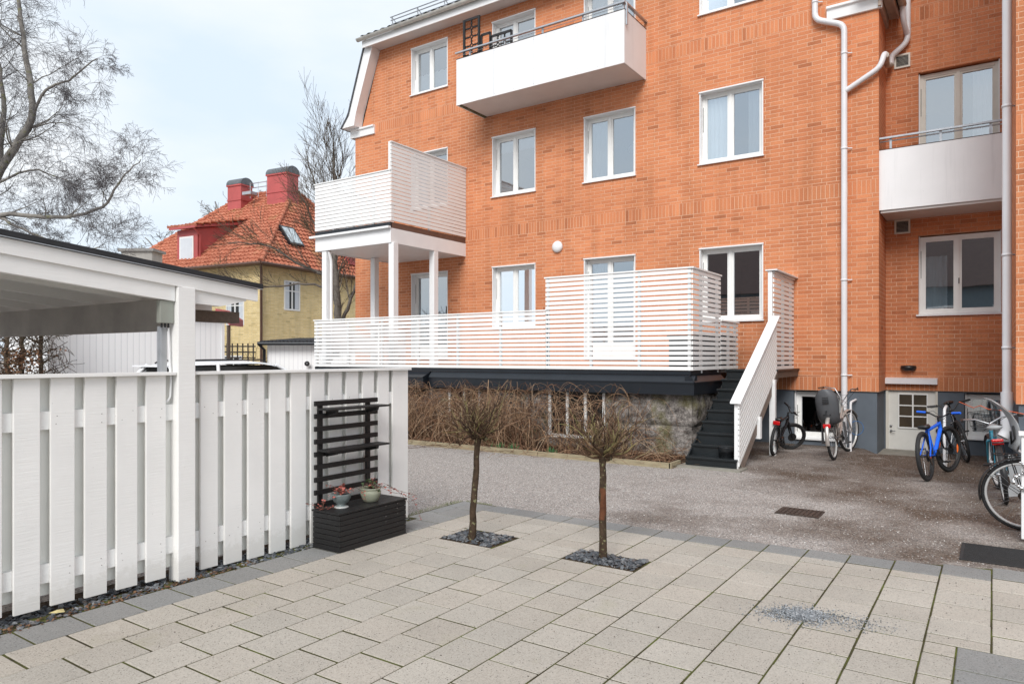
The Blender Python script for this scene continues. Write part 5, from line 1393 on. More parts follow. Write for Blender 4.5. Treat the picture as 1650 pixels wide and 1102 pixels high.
H = lambda dx, dy: math.atan2(dy, dx)
M['rim_silver'] = plain('brushed_aluminium_rim', (.62, .62, .61), .35, .25, var=.05)
bicycle('bicycle', "child's bright blue bicycle with blue grips and orange wheel reflectors", (-.70, 10.70, 0), H(.20, 1.05), lean=rad(-7), r=.325, wb=1.06, frame='blue_paint', fat=.021, grips='blue_paint', rim='black_plastic', tyre=.028,
        reflect=[(2.6, .25, .5), (-.3, .25, .5)], steer=rad(-14), hb_w=.29, hb_rise=.03, child=.98, saddle_z=.66, disc=True)
bicycle('bicycle', 'slim black bicycle leaning behind the bright blue one', (-.36, 14.0, 0), H(.04, -1.05), lean=rad(17), r=.33, wb=1.04, frame='black_paint', fat=.016, rim='black_plastic', tyre=.022, steer=rad(12), hb_w=.30, hb_rise=.08)
bicycle('bicycle', 'silver bicycle with a tall dark grey child seat and red rear light', (-2.07, 12.06, 0), H(.02, 1.05), lean=rad(-5), r=.355, wb=1.25, frame='silver_paint', fat=.018, style='step', rack=True, seat=(-.12, .58, 'grey_plastic', .96), light=(-.30, .56), fender='silver_paint', rim='rim_silver', steer=rad(-16), hb_w=.30, hb_rise=.16, grips='brown_grip', saddle_z=.78)
bicycle('bicycle', 'small black bicycle with red rear lamp half under the staircase', (-2.99, 12.04, 0), H(-.01, 1.0), lean=rad(6), r=.255, wb=.95, frame='black_paint', fat=.018, rim='black_plastic', tyre=.026, steer=rad(-55), hb_w=.25, hb_rise=.03, light=(-.04, .55), reflect=[(3.3, .16, .3)], saddle_z=.56, child=1.15, disc=True)
bicycle('bicycle', 'teal bicycle with pale saddle and wire basket standing before the basement window', (.12, 9.5, 0), H(-.06, 1.0), lean=rad(-7), r=.33, wb=1.08, frame='teal_paint', fat=.018, style='step', rack=True, light=(-.10, .70), fender='black_plastic', saddle_mat='light_plastic', basket=True, steer=rad(6), hb_rise=.02, rim='rim_silver', saddle_z=.80)
bicycle('bicycle', 'black bicycle with large bright spoked rim cut off by the right edge', (.235, 8.14, 0), H(1, -.12), lean=rad(3), r=.335, wb=1.1, frame='black_paint', fat=.016, style='step', rack=True, fender='black_plastic', tyre=.017, rim='rim_silver', steer=0)
# detached light grey child seat on the teal bicycle's far side
t = thing('child_seat', 'light grey child bicycle seat seen from the side beside the white downpipe', 'child seat', (.30, 9.75, 0))
mb = MB(); vs = []
prof = [(-.30, .22, .0), (-.27, .10, .04), (-.25, .0, .10), (-.18, -.04, .2), (-.10, -.02, .32), (.0, .02, .40)]
spine = [(-.25, 1.16), (-.17, 1.10), (-.08, 1.02), (-.02, .92), (.01, .80), (.0, .70), (-.02, .62), (.06, .56), (.18, .52), (.30, .52)]
for (a, z) in spine:
    for j in range(11):
        q = -1+j/5; vs.append((.16+a+.07*abs(q)**2.5, 9.72+.15*q, z-.02*abs(q)**2))
m0 = len(vs)
for (a, z) in spine:
    for j in range(11):
        q = -1+j/5; vs.append((.16+a+.07*abs(q)**2.5+.02, 9.72+.155*q, z-.02*abs(q)**2-.014))
F_ = []
for i in range(len(spine)-1):
    for j in range(10): a = i*11+j; F_ += [(a, a+1, a+12, a+11), (m0+a, m0+a+11, m0+a+12, m0+a+1)]
    for j in (0, 10): a = i*11+j; F_.append((a, a+11, m0+a+11, m0+a))
for j in range(10): F_ += [(j, j+1, m0+j+1, m0+j), (99+j, 100+j, m0+100+j, m0+99+j)]
mb.add(vs, F_, True); mb.build('seat_shell', M['light_plastic'], t)
lg = MB(); lg.extr([(.14, 9.60, .54), (.30, 9.60, .50), (.32, 9.60, .10), (.10, 9.60, .06), (.12, 9.60, .30)], (0, .02, 0)); lg.build('leg_guard', M['light_plastic'], t, bevel=.004)
b = MB(); b.tube([(.18, 9.60, .86), (.20, 9.58, .72), (.17, 9.57, .66), (.16, 9.60, .80)], .012, 6); b.build('strap', M['black_plastic'], t)

# wall hoops
def hoop(x, y, label):
    t = thing('bike_hoop', label, 'bicycle rail', (x, y, 0), group='grey bicycle rails by the wall')
    m_ = MB(); m_.tube([(x, y, -.05), (x, y, .80), (x, y+.03, .84), (x+.0, YF+.05 if x < -1.6 else y+.5, .86)], .021, 10); m_.build('rail', M['steel'] if 0 else M['pipe'], t)
    return t
t = hoop(-2.03, 13.35, 'grey hooked bicycle rail with blue cable lock on the plinth')
m_ = MB(); m_.tube([(-1.95+.11*math.cos(a*.45)*1.0, 13.42+.03*math.sin(a), .40+.12*math.sin(a*.45)) for a in range(14)], .007, 6, closed=True)
tag(m_.build('cable_lock', M['blue_cable']), 'blue cable lock looped round the rail between the bicycle and the basement door', 'bicycle lock')
hoop(-.60, 12.35, 'grey bicycle rail standing between the blue and the black bicycle')

# low white fence post with ornaments at the right edge
t = thing('white_fence', 'white capped fence post at the right edge of the picture', 'fence', (.25, 8.0, 0))
MB().box(.205, .30, 7.62, 7.72, .03, .93).build('post', M['white_wood'], t, bevel=.003)
MB().box(.185, .32, 7.60, 7.74, .932, .965).build('cap', M['white_wood'], t, bevel=.004)
s = MB()
for k in range(8): s.box(.302, 1.4, 7.655, 7.675, .10+.10*k, .18+.10*k)
s.build('slats', M['slat_white'], t)
t = thing('bead_string', 'string of pearly beads and leaves hanging on the white post', 'garland', (.22, 7.6, .5))
s = MB()
for k in range(16):
    q = k/15; s.ball((.205+.05*math.sin(q*7)-.01, 7.605, .70-.24*q), .010+.006*(k % 3), 8, 6)
s.build('beads', M['chrome'], t)
m_ = MB(); m_.tube([(-.40, 11.9, .985), (-.22, 11.5, .93), (-.14, 11.4, .97), (-.05, 11.3, .93), (.18, 11.2, .92), (.5, 11.15, .86)], .005, 6)
tag(m_.build('power_cable', M['orange_cable']), 'thin orange cable slung in front of the basement window', 'cable')

# ================================================================== NEIGHBOURHOOD
# yellow house, local frame: x along the left face (away), y along the right face, origin at the near corner
dR = Vector((-.1298, .9915, 0)); dL = Vector((-.9915, -.1298, 0))
hs = thing('yellow_house', 'yellow brick house with red tiled hip roof and two red chimneys', 'house', (-25.69, 18.8, 0), rz=math.atan2(dR.y, dR.x)-math.pi/2)
# local axes: +y = dR, -x = dL
LW, LR, ZE = 9.0, 10.0, 5.72
def H3(l, r, z): return (-l, r, z)
wm = MB()
wm.quad(H3(0,0,-.2), H3(0,LR,-.2), H3(0,LR,ZE), H3(0,0,ZE)); wm.quad(H3(0,0,-.2), H3(LW,0,-.2), H3(LW,0,ZE), H3(0,0,ZE)); wm.quad(H3(LW,0,-.2), H3(LW,LR,-.2), H3(LW,LR,ZE), H3(LW,0,ZE))
wm.build('wall', M['brick_yellow'], hs, world=False)
ZRG = 10.05; r1 = (3.0, 5.0); r2 = (6.6, 5.0); oh = .45
def tile_plane(mb, e0, e1, t0, t1, rows=22, pitch=.24):
    """pantiled roof plane: eave e0->e1, top edge t0->t1 (may coincide)"""
    e0, e1, t0, t1 = map(Vector, (e0, e1, t0, t1)); nrm = (e1-e0).cross((t0+t1)/2-(e0+e1)/2).normalized()
    if nrm.z < 0: nrm = -nrm
    U = (e1-e0).normalized(); Lw = (e1-e0).length; nn = int(Lw/pitch*6)
    for j in range(rows):
        for_row = []
        for (q, lift) in ((j/rows, .07), ((j+1)/rows, .015)):
            a = e0.lerp(t0, q); b = e1.lerp(t1, q); ua, ub = (a-e0).dot(U), (b-e0).dot(U); v0 = a-U*ua
            row = []
            n_ = max(2, int((ub-ua)/pitch*6))
            for_row.append((ua, ub, v0, lift))
        ua = max(for_row[0][0], 0); ub = for_row[0][1]
        n_ = max(2, int((ub-ua)/pitch*6)); vs = []
        for (a_, b_, v0, lift) in for_row:
            for i in range(n_+1):
                u = ua+(ub-ua)*i/n_
                u = min(max(u, a_), b_)
                h_ = .04*math.sin(u/pitch*6.283); h_ = h_ if h_ > -.015 else -.015
                vs.append(v0+U*u+nrm*(lift+h_+.012*math.sin(j*12.9+int(u/pitch)*7.7)))
        mb.add(vs, [(i, i+1, n_+2+i, n_+1+i) for i in range(n_)], True)
        sk_ = vs[:n_+1]+[v_-nrm*.12 for v_ in vs[:n_+1]]
        mb.add(sk_, [(i, i+1, n_+2+i, n_+1+i) for i in range(n_)], False)
rfm = MB()
C0 = H3(-oh, -oh, ZE-.15); C1 = H3(-oh, LR+oh, ZE-.15); C2 = H3(LW+oh, -oh, ZE-.15); C3 = H3(LW+oh, LR+oh, ZE-.15)
T1 = H3(*r1, ZRG); T2 = H3(*r2, ZRG)
tile_plane(rfm, C0, C1, T1, T1); tile_plane(rfm, C2, C0, T2, T1); tile_plane(rfm, C3, C2, T2, T2)
ro_ = rfm.build('roof', M['tiles'], hs, world=False)
rg = MB()
for a, b in ((C0, T1), (C2, T2), (C1, T1), (T1, T2)):
    a, b = Vector(a), Vector(b); n_ = int((b-a).length/.33)
    for i in range(n_):
        p, q = a.lerp(b, i/n_), a.lerp(b, (i+1.15)/n_); rg.tube([p+Vector((0,0,.07)), q+Vector((0,0,.05))], [.13, .10], 7)
rg.build('ridge_tiles', M['tiles'], ro_, world=False)
ev = MB(); ev.box(-oh-0, oh-.02+.0, -oh, LR+oh, ZE-.24, ZE-.16) if 0 else None
ev.add([H3(-oh,-oh,ZE-.2), H3(-oh,LR+oh,ZE-.2), H3(.0,LR,ZE-.2), H3(0,0,ZE-.2)], [(0,1,2,3)]); ev.add([H3(-oh,-oh,ZE-.2), H3(LW+oh,-oh,ZE-.2), H3(LW,0,ZE-.2), H3(0,0,ZE-.2)], [(0,1,2,3)])
ev.box(oh-.02, oh, -oh, LR+oh, ZE-.2, ZE-.10); ev.box(-LW-oh, oh, -oh-.0, -oh+.02, ZE-.2, ZE-.10)
ev.build('eaves_board', M['brown_metal'], hs, world=False)
g = MB(); g.tube([(oh+.06, -oh-.06, ZE-.16), (oh+.06, LR, ZE-.16)], .06, 8); g.tube([(oh+.06, -oh-.06, ZE-.16), (-LW-oh, -oh-.06, ZE-.16)], .06, 8); g.build('gutter', M['brown_metal'], hs, world=False)
g = MB(); g.tube([(oh, -oh, ZE-.2), (.08, -.08, ZE-.45), (.08, -.08, 0)], .055, 8); g.build('downpipe', M['brown_metal'], hs, world=False)
def hwin(parent, face, u, z, wd, ht, nm='window', cols_=2, mat='frame_white'):
    mb = MB()
    def bx(m__, u0, u1, z0, z1, o0, o1):
        if face == 'r': m__.box(o0, o1, u0, u1, z0, z1)
        else: m__.box(-u1, -u0, -o1, -o0, z0, z1)
    bx(mb, u, u+.07, z, z+ht, -.05, .02); bx(mb, u+wd-.07, u+wd, z, z+ht, -.05, .02); bx(mb, u+.07, u+wd-.07, z, z+.07, -.05, .02); bx(mb, u+.07, u+wd-.07, z+ht-.07, z+ht, -.05, .02)
    bx(mb, u+wd/2-.04, u+wd/2+.04, z+.07, z+ht-.07, -.05, .015); bx(mb, u+.07, u+wd-.07, z+ht*.64, z+ht*.64+.05, -.05, .012)
    o = mb.build(nm, M[mat], parent, world=False)
    g = MB(); bx(g, u+.05, u+wd-.05, z+.05, z+ht-.05, .0, .004); g.build('pane', M['car_glass'], o, world=False)
    c = MB(); bx(c, u+.08, u+.32, z+.08, z+ht-.08, .005, .008); bx(c, u+wd-.32, u+wd-.08, z+.08, z+ht-.08, .005, .008); c.build('curtain', M['blind'], o, world=False)
    return o
hwin(hs, 'r', 1.3, 3.7, .98, 1.32); hwin(hs, 'r', 6.2, 3.4, 1.3, 1.35); hwin(hs, 'r', 8.0, 1.4, 1.0, .9)
hwin(hs, 'l', 1.0, 3.0, 1.1, 1.3); hwin(hs, 'l', 1.1, .9, 1.1, .8); hwin(hs, 'l', 5.2, 3.0, 1.2, 1.3)
MB().box(.0, .02, 4.25, 4.5, 3.2, 3.45).build('wall_vent', M['brown_metal'], hs, world=False)
# chimneys
def chimney(l, r, sx, sy, z0, z1, cap):
    c = MB(); c.box(-l-sx/2, -l+sx/2, r-sy/2, r+sy/2, z0, z1); o = c.build('chimney', M['red_sheet'], hs, world=False)
    b = MB(); b.box(-l-sx/2-.03, -l+sx/2+.03, r-sy/2-.03, r+sy/2+.03, z0+(z1-z0)*.52, z0+(z1-z0)*.52+.05); b.build('flashing', M['red_sheet'], o, world=False); b = MB(); b.box(-l-sx/2-.05, -l+sx/2+.05, r-sy/2-.05, r+sy/2+.05, z1, z1+.07)
    b.build('crown_band', M['red_sheet'], o, world=False)
    k = MB(); pts = [(math.cos(rad(a))*(sx/2+.05), math.sin(rad(a))*.32) for a in range(0, 181, 15)] if cap == 'y' else [(math.cos(rad(a))*(sy/2+.05), math.sin(rad(a))*.36) for a in range(0, 181, 15)]
    if cap == 'y': k.extr([(-l+p, r-sy/2-.05, z1+.08+q) for p, q in pts], (0, sy+.1, 0))
    else: k.extr([(-l-sx/2-.05, r+p, z1+.08+q) for p, q in pts], (sx+.1, 0, 0))
    k.build('cowl', M['black_sheet'] if 0 else plain('dark_zinc', (.12, .13, .14), .5, .3, var=.2), o, world=False)
chimney(3.0, 4.25, 1.35, .75, 8.8, 10.6, 'x'); chimney(5.9, 4.2, .95, .75, 8.8, 10.35, 'x')
w_ = MB()
for z in (.32, .55): w_.tube([H3(3.6, 4.3, ZRG+z-.1), H3(6.4, 4.3, ZRG+z-.1)], .025, 5)
for k in range(6): w_.tube([H3(3.6+.56*k, 4.3, ZRG-.3), H3(3.6+.56*k, 4.3, ZRG+.5)], .02, 4)
w_.box(-5.2, -4.6, 3.7, 4.1, ZRG-.25, ZRG-.1); w_.build('roof_walkway', M['steel'], hs, world=False)
# dormer on the left face
dm_ = MB(); l0, l1, f0, zb, zt = 4.10, 5.45, .15, 5.65, 7.45
dm_.extr([H3(l0, f0, zb-.4), H3(l0, f0, zt), H3(l0, f0+2.4, zt+.55), H3(l0, f0+2.4, zt-.2)], (-(l1-l0), 0, 0)); do_ = dm_.build('dormer', M['red_sheet'], hs, world=False)
MB().extr([H3(l0-.2, f0-.3, zt-.02), H3(l0-.2, f0-.3, zt+.10), H3(l0-.2, f0+2.7, zt+.74), H3(l0-.2, f0+2.7, zt+.62)], (-(l1-l0+.4), 0, 0)).build('dormer_roof', M['red_sheet'], do_, world=False)
rt2 = MB(); tile_plane(rt2, H3(l1+.3, f0-.3, zt+.09), H3(l0-.3, f0-.3, zt+.09), H3(l1+.3, f0+2.9, zt+.85), H3(l0-.3, f0+2.9, zt+.85), 8); rt2.build('dormer_tiles', M['tiles'], do_, world=False)
wn = MB(); wn.box(-l1+.18, -l0-.25, f0-.03, f0, zb+.05, zt-.32); wo2 = wn.build('dormer_window', M['frame_white'], do_, world=False)
MB().box(-l1+.25, -l0-.32, f0-.04, f0-.031, zb+.13, zt-.40).build('dormer_pane', M['blind'], do_, world=False)
g = MB(); g.tube([H3(l0-.05, f0-.25, zt), H3(l0-.05, f0+.1, zt-.3), H3(l0-.05, f0+.1, zb+.2)], .05, 7); g.build('dormer_pipe', M['red_sheet'], do_, world=False)
# right side dormer and skylight
def onR(r, up): # point on right roof plane
    a = Vector(H3(-oh, r, ZE-.15)); b = Vector(H3(r1[0], r1[1], ZRG)); q = up; p = a.lerp(Vector(H3(r1[0], r, ZRG)), q); return p
p00, p10, p01, p11 = onR(1.95, .24), onR(2.85, .24), onR(1.95, .44), onR(2.85, .44)
nr = (p10-p00).cross(p01-p00).normalized(); nr = nr if nr.z > 0 else -nr
sk = MB(); sk.extr([p00+nr*.02, p10+nr*.02, p11+nr*.02, p01+nr*.02], nr*.16); so3 = sk.build('skylight', M['black_sheet'], hs, world=False)
c4 = (p00+p10+p01+p11)/4; MB().extr([c4+(p-c4)*.82+nr*.185 for p in (p00, p10, p11, p01)], nr*.004).build('pane', plain('bright_skylight_glass', (.45, .52, .55), .05, var=.2, spec=1.), so3, world=False)
sk = MB(); sk.box(-1.9, oh*.2, 5.6, 7.4, ZE+.5, ZE+1.9); do2 = sk.build('dormer', M['red_sheet'], hs, world=False)
MB().box(-2.2, oh*.2+.35, 5.35, 7.65, ZE+1.905, ZE+2.02).build('dormer_roof', M['red_sheet'], do2, world=False)

def D3(px, py, d):
    a = (px-825)/1138*d; b = -(py-575.5)/1138*d; c_, s_ = math.cos(YAW), math.sin(YAW)
    return (a*c_-s_*d, a*s_+c_*d, CAMZ+b)

# white garages and shed beyond the driveway
g0 = Vector(D3(79, 575, 16.5)); g1 = Vector(D3(360, 575, 19.5)); gd = (g1-g0); gd.z = 0; glen = gd.length; gang = math.atan2(gd.y, gd.x)
gr = thing('white_garage', 'long white clad garage seen under and beyond the carport roof', 'garage', (g0.x, g0.y, 0), rz=gang)
MB().box(0, glen, 0, 4.5, 0, 2.72).build('wall', M['cladding'], gr, world=False)
MB().box(-.03, .05, -.03, -.002, 0, 2.7).build('corner_board', M['white_wood'], gr, world=False)
MB().box(glen-.06, glen+.02, -.03, -.002, 0, 2.7).build('corner_board', M['white_wood'], gr, world=False)
MB().extr([(-.2, -.15, 2.725), (glen-1.9, -.15, 3.12), (glen-.9, -.15, 3.05), (glen+.1, -.15, 2.725)], (0, 4.8, 0)).build('roof', M['white_metal'], gr, world=False)
rw_ = thing('red_canopy', 'small red canopy sloping beside the white garage', 'canopy', (-21.0, 12.5, 0))
c0, c1 = Vector(D3(347, 497, 22.5)), Vector(D3(370, 513, 22))
MB().extr([c0, c1, c1-Vector((0, 0, .22)), c0-Vector((0, 0, .08))], (-.6, .9, 0)).build('sheet', M['red_sheet'], rw_)
MB().box(c1.x-.30, c1.x-.22, c1.y+.1, c1.y+.18, 0, c1.z-.2).build('post', M['brown_beam'], rw_)
sh = thing('clad_outbuilding', 'white clad outbuilding with black corrugated roof left of the terrace', 'outbuilding', (-18, 14.5, 0), rz=math.atan2(1.03, 1.51))
MB().box(-.95, 4.5, 0, 4, 0, 2.08).build('wall', M['cladding'], sh, world=False)
r_ = MB()
for i in range(48): r_.add([(-1.15+.12*i, -.2, 2.09), (-1.09+.12*i, -.2, 2.13), (-1.03+.12*i, -.2, 2.09), (-1.15+.12*i, 4, 2.3), (-1.09+.12*i, 4, 2.34), (-1.03+.12*i, 4, 2.3)], [(0,1,4,3), (1,2,5,4)])
r_.box(-1.18, 4.6, -.24, -.21, 2.02, 2.10); r_.build('roof', M['black_felt'], sh, world=False)
g = MB(); g.tube([(-1.15, -.28, 2.04), (4.6, -.28, 2.04)], .05, 8); g.tube([(-1.12, -.28, 2.02), (-1.0, -.12, 1.85), (-1.0, -.12, 0)], .045, 8); g.build('gutter', M['black_sheet'], sh, world=False)
l_ = MB(); l_.box(.95, 1.3, -.14, 0, 1.72, 1.80); l_.build('wall_lamp', M['black_plastic'], sh, world=False)
t = thing('wall_charger', 'round dark charging unit on the white outbuilding wall', 'charger', (-17.6, 14.6, 1.3))
MB().lathe((-17.62, 14.55, 1.42), [(.0, -.02), (.075, -.02), (.08, .02), (.06, .07), (.03, .08)], 18, 'y').rot(rad(34), 'Z', (-17.62, 14.55, 0)).build('body', M['black_plastic'], t)
# garden lattice
la = thing('garden_lattice', 'dark wooden garden lattice with climbing stems before the yellow house', 'lattice', (-20.7, 13.7, 0), rz=math.atan2(.6, .87))
s = MB()
for i in range(9): s.box(-.4+.17*i, -.36+.17*i, -.02, 0, 0, 2.07)
for i in range(11): s.box(-.45, 1.05, 0.001, .02, .1+.185*i, .14+.185*i)
s.build('battens', plain('dark_stained_batten', (.035, .028, .024), .7), la, world=False)
s = MB(); r5 = random.Random(55)
for i in range(60): stem(s, (r5.uniform(-.4, 1), .3+r5.random()*.6, 0), (r5.gauss(0, .25), r5.gauss(0, .2), 1), r5.uniform(1.6, 2.6), .012, 10, .3, .15, r5, 3)
tag(s.build('climbing_stems', M['bramble'], None), 'pale climbing stems tangled behind the dark garden lattice', 'climbing plant', kind='stuff'); 
bpy.data.objects['climbing_stems'].location = (-20.7, 13.7, 0)

# parked car
cr_ = thing('parked_car', 'white parked car whose roof shows above the board fence', 'car', (-13.15, 9.1, .05), rz=rad(-34.26*0)+math.atan2(.563*.62+.8265*.78, .8265*.62-.563*.78))
def car(t):
    # profile stations along x (rear -2.1 .. front 2.1): (x, halfwidth low, z_bottom, beltline z, hw belt, roof z, hw roof)
    S = [(-2.15, .72, .45, .80, .70), (-2.1, .84, .30, .95, .80), (-1.7, .88, .25, 1.0, .84), (-.8, .89, .22, 1.0, .86), (.3, .89, .22, .98, .86), (1.0, .89, .22, .96, .85), (1.7, .87, .25, .86, .80), (2.1, .80, .32, .70, .70), (2.18, .6, .42, .62, .6)]
    mb = MB(); vs = []
    for (x, hw, z0, z1, hw1) in S: vs += [(x, -hw*.92, z0), (x, -hw, z0+.18), (x, -hw, (z0+z1)/2), (x, -hw1, z1), (x, 0, z1+.03), (x, hw1, z1), (x, hw, (z0+z1)/2), (x, hw, z0+.18), (x, hw*.92, z0)]
    n = 9; mb.add(vs, [(i*n+j, i*n+j+1, (i+1)*n+j+1, (i+1)*n+j) for i in range(len(S)-1) for j in range(n-1)]+[(i*n+8, i*n, (i+1)*n, (i+1)*n+8) for i in range(len(S)-1)]+[tuple(range(n)), tuple(range((len(S)-1)*n, len(S)*n))], True)
    mb.build('body', M['car_white'], t, world=False)
    G = [(-2.0, .80, .99), (-1.62, .60, 1.40), (-1.2, .62, 1.44), (.0, .64, 1.45), (.45, .60, 1.40), (1.25, .80, .97)]
    gl = MB(); gl.extr([(G[0][0], -.80, .98), (G[1][0], -.62, 1.40), (.35, -.62, 1.40), (1.2, -.80, .97)], (0, .01, 0)) if 0 else None
    P = {}
    for i, (x, hw, z) in enumerate(G): P[i] = ((x, -hw, z), (x, hw, z))
    gl.add([P[0][0], P[1][0], P[1][1], P[0][1]], [(0,1,2,3)]); gl.add([P[4][0], P[5][0], P[5][1], P[4][1]], [(0,1,2,3)])
    for s in (0, 1): gl.add([P[0][s], P[1][s], P[4][s], P[5][s]], [(0,1,2,3)])
    gl.build('windows', M['car_glass'], t, world=False)
    r_ = MB(); vs = []
    for (x, hw, z) in ((-1.78, .60, 1.38), (-1.5, .63, 1.44), (-.8, .65, 1.48), (.0, .65, 1.48), (.3, .64, 1.45), (.5, .61, 1.40)):
        vs += [(x, -hw, z-.04), (x, -hw*.9, z), (x, 0, z+.025), (x, hw*.9, z), (x, hw, z-.04)]
    r_.add(vs, [(i*5+j, i*5+j+1, (i+1)*5+j+1, (i+1)*5+j) for i in range(5) for j in range(4)], True)
    for s in (-1, 1):
        r_.tube([(-2.0, s*.81, .99), (-1.62, s*.63, 1.41)], .05, 6); r_.tube([(1.25, s*.81, .97), (.45, s*.62, 1.41)], .035, 6); r_.tube([(-.9, s*.80, .99), (-.85, s*.645, 1.43)], .035, 6)
    r_.box(-1.95, -1.66, -.55, .55, 1.385, 1.415)
    r_.build('roof', M['car_white'], t, world=False)
    for s in (-1, 1):
        o = MB().tube([(-1.5, s*.58, 1.45), (-1.4, s*.58, 1.50), (.1, s*.59, 1.52), (.25, s*.59, 1.47)], .016, 6).build('roof_rail', M['black_plastic'], t, world=False)
    for x in (-1.35, 1.4):
        for s in (-1, 1):
            o = MB().lathe((x, s*.80, .33), [(.2, -.09), (.31, -.10), (.33, -.06), (.33, .06), (.31, .10), (.2, .09)], 24, 'y').build('wheel', M['rubber'], t, world=False)
            MB().lathe((x, s*.80, .33), [(.02, -.095), (.2, -.092), (.2, .092), (.02, .095)], 20, 'y').build('rim', M['steel'], o, world=False)
    for s in (-1, 1):
        MB().box(-2.13, -2.0, s*.5, s*.80, .72, .88).build('tail_light', M['red_lens'], t, world=False, bevel=.01)
        MB().box(2.0, 2.12, s*.45, s*.72, .60, .70).build('headlight', M['chrome'], t, world=False, bevel=.01)
        MB().box(.75, .95, s*.90, s*1.05, .95, 1.08).build('mirror', M['car_white'], t, world=False, bevel=.02)
car(cr_)

t = thing('distant_chimney', 'pale plastered chimney block rising behind the carport roof', 'chimney', (-27.9, 14.9, 0))
MB().box(-28.5, -27.3, 14.5, 15.3, 0, 5.75).rot(rad(34), 'Z', (-27.9, 14.9, 0)).build('stack', plain('pale_plaster', (.50, .47, .43), .9, var=.08), t)
MB().box(-28.6, -27.2, 14.4, 15.4, 5.755, 5.86).rot(rad(34), 'Z', (-27.9, 14.9, 0)).build('cap', plain('pale_cap_stone', (.36, .34, .32), .9), t)
# ------------------------------------------------------------------ bare trees
def grow(mb, tw, p, d, L, r, depth, rr, P, thin=.012):
    seg = max(3, int(L/P['step'])); pts = [Vector(p)]; rs = [r]; d = Vector(d).normalized(); s_ = L/seg
    for i in range(seg):
        d = (d+Vector((rr.gauss(0, P['wob']), rr.gauss(0, P['wob']), rr.gauss(0, P['wob'])+P['up'][min(depth, len(P['up'])-1)]))).normalized()
        pts.append(pts[-1]+d*s_); rs.append(max(P['rmin'], r*(1-.8*(i+1)/seg)))
    (mb if r > thin else tw).tube(pts, rs, 6 if r > .05 else (4 if r > thin else 3), cap=False)
    if depth >= P['max']: return
    nb = P['nb'][depth]
    for k in range(nb):
        q = rr.uniform(.18, 1.) if depth else rr.uniform(.3, 1.); i = min(seg-1, int(q*seg)); b = pts[i].lerp(pts[i+1], q*seg-i if q*seg-i < 1 else 1)
        ax_ = (pts[i+1]-pts[i]).normalized(); pr__ = ax_.orthogonal().normalized(); pr__.rotate(Matrix.Rotation(rr.uniform(0, 6.283), 3, ax_))
        sp = rr.uniform(*P['ang']); nd = ax_*math.cos(sp)+pr__*math.sin(sp)
        grow(mb, tw, b, nd, L*rr.uniform(*P['len']), max(P['rmin'], rs[i]*rr.uniform(.4, .65)), depth+1, rr, P, thin)
def tree(name, label, limbs, P, seed, barkm, twigm, group=None, base=None):
    rr = random.Random(seed); t = thing(name, label, 'tree', base or tuple(limbs[0][0][0][:2])+(0,), group=group)
    mb, tw = MB(), MB()
    for pts, r0, r1_, n0, lf in limbs:
        pts = [Vector(p) for p in pts]; out = []      # catmull refine
        for i in range(len(pts)-1):
            p0, p1, p2, p3 = pts[max(i-1, 0)], pts[i], pts[i+1], pts[min(i+2, len(pts)-1)]
            for j in range(5):
                q = j/5; out.append(.5*((2*p1)+(p2-p0)*q+(2*p0-5*p1+4*p2-p3)*q*q+(3*p1-p0-3*p2+p3)*q**3)+Vector((rr.gauss(0, .02), rr.gauss(0, .02), rr.gauss(0, .02))))
        out.append(pts[-1]); m_ = len(out); rs = [r0+(r1_-r0)*i/(m_-1) for i in range(m_)]
        mb.tube(out, rs, 9)
        for k in range(n0):
            q = rr.uniform(.22, 1)*(m_-2); i = int(q); ax_ = (out[i+1]-out[i]).normalized(); pr__ = ax_.orthogonal().normalized(); pr__.rotate(Matrix.Rotation(rr.uniform(0, 6.283), 3, ax_))
            sp = rr.uniform(*P['ang']); grow(mb, tw, out[i], ax_*math.cos(sp)+pr__*math.sin(sp), lf*rr.uniform(.55, 1.15), max(P['rmin'], min(.03, rs[i]*rr.uniform(.22, .42))), 0, rr, P)
    mb.build('trunk', M[barkm], t); tw.build('crown', M[twigm], t)
    return t
Pb = dict(step=.2, wob=.15, up=(.04, -.02, -.08, -.14), rmin=.0034, nb=(7, 5, 4), max=3, ang=(.45, 1.05), len=(.4, .68))
tree('birch_tree', 'large bare birch tree with drooping twigs at the left', [
    ([(-26.9, 8.0, 0), (-26.8, 8.2, 2.5), (-26.69, 8.44, 4.24), (-26.05, 8.88, 6.17), (-25.57, 9.2, 7.43), (-24.77, 9.75, 9.07), (-24.9, 9.66, 10.81), (-25.09, 9.53, 12.75), (-25.22, 9.44, 14.5)], .23, .03, 32, 1.95),
    ([(-26.6, 8.4, 3.6), (-25.32, 8.16, 4.86), (-24.4, 8.79, 5.84), (-23.03, 9.72, 5.78), (-21.89, 10.5, 6.06), (-21.43, 10.81, 6.89), (-20.95, 11.15, 7.5)], .10, .012, 26, 1.15),
    ([(-26.64, 9.08, 5.5), (-26.15, 9.41, 7.96), (-26.07, 9.47, 9.84), (-26.23, 9.36, 11.42), (-26.15, 9.41, 13.5)], .12, .02, 18, 1.9),
    ([(-25.0, 9.6, 8.6), (-24.37, 10.02, 9.94), (-23.81, 10.4, 10.23), (-23.17, 10.84, 10.81), (-23.0, 10.95, 10.9)], .05, .01, 12, .95),
    ([(-25.7, 9.1, 7.0), (-24.4, 9.8, 7.4), (-23.5, 10.5, 6.9)], .045, .01, 14, 1.2),
    ([(-24.4, 8.79, 5.75), (-23.6, 9.3, 5.3), (-22.6, 10.1, 4.9), (-21.9, 10.6, 4.9)], .045, .01, 16, 1.1)], Pb, 11, 'birch_bark', 'birch_twig')
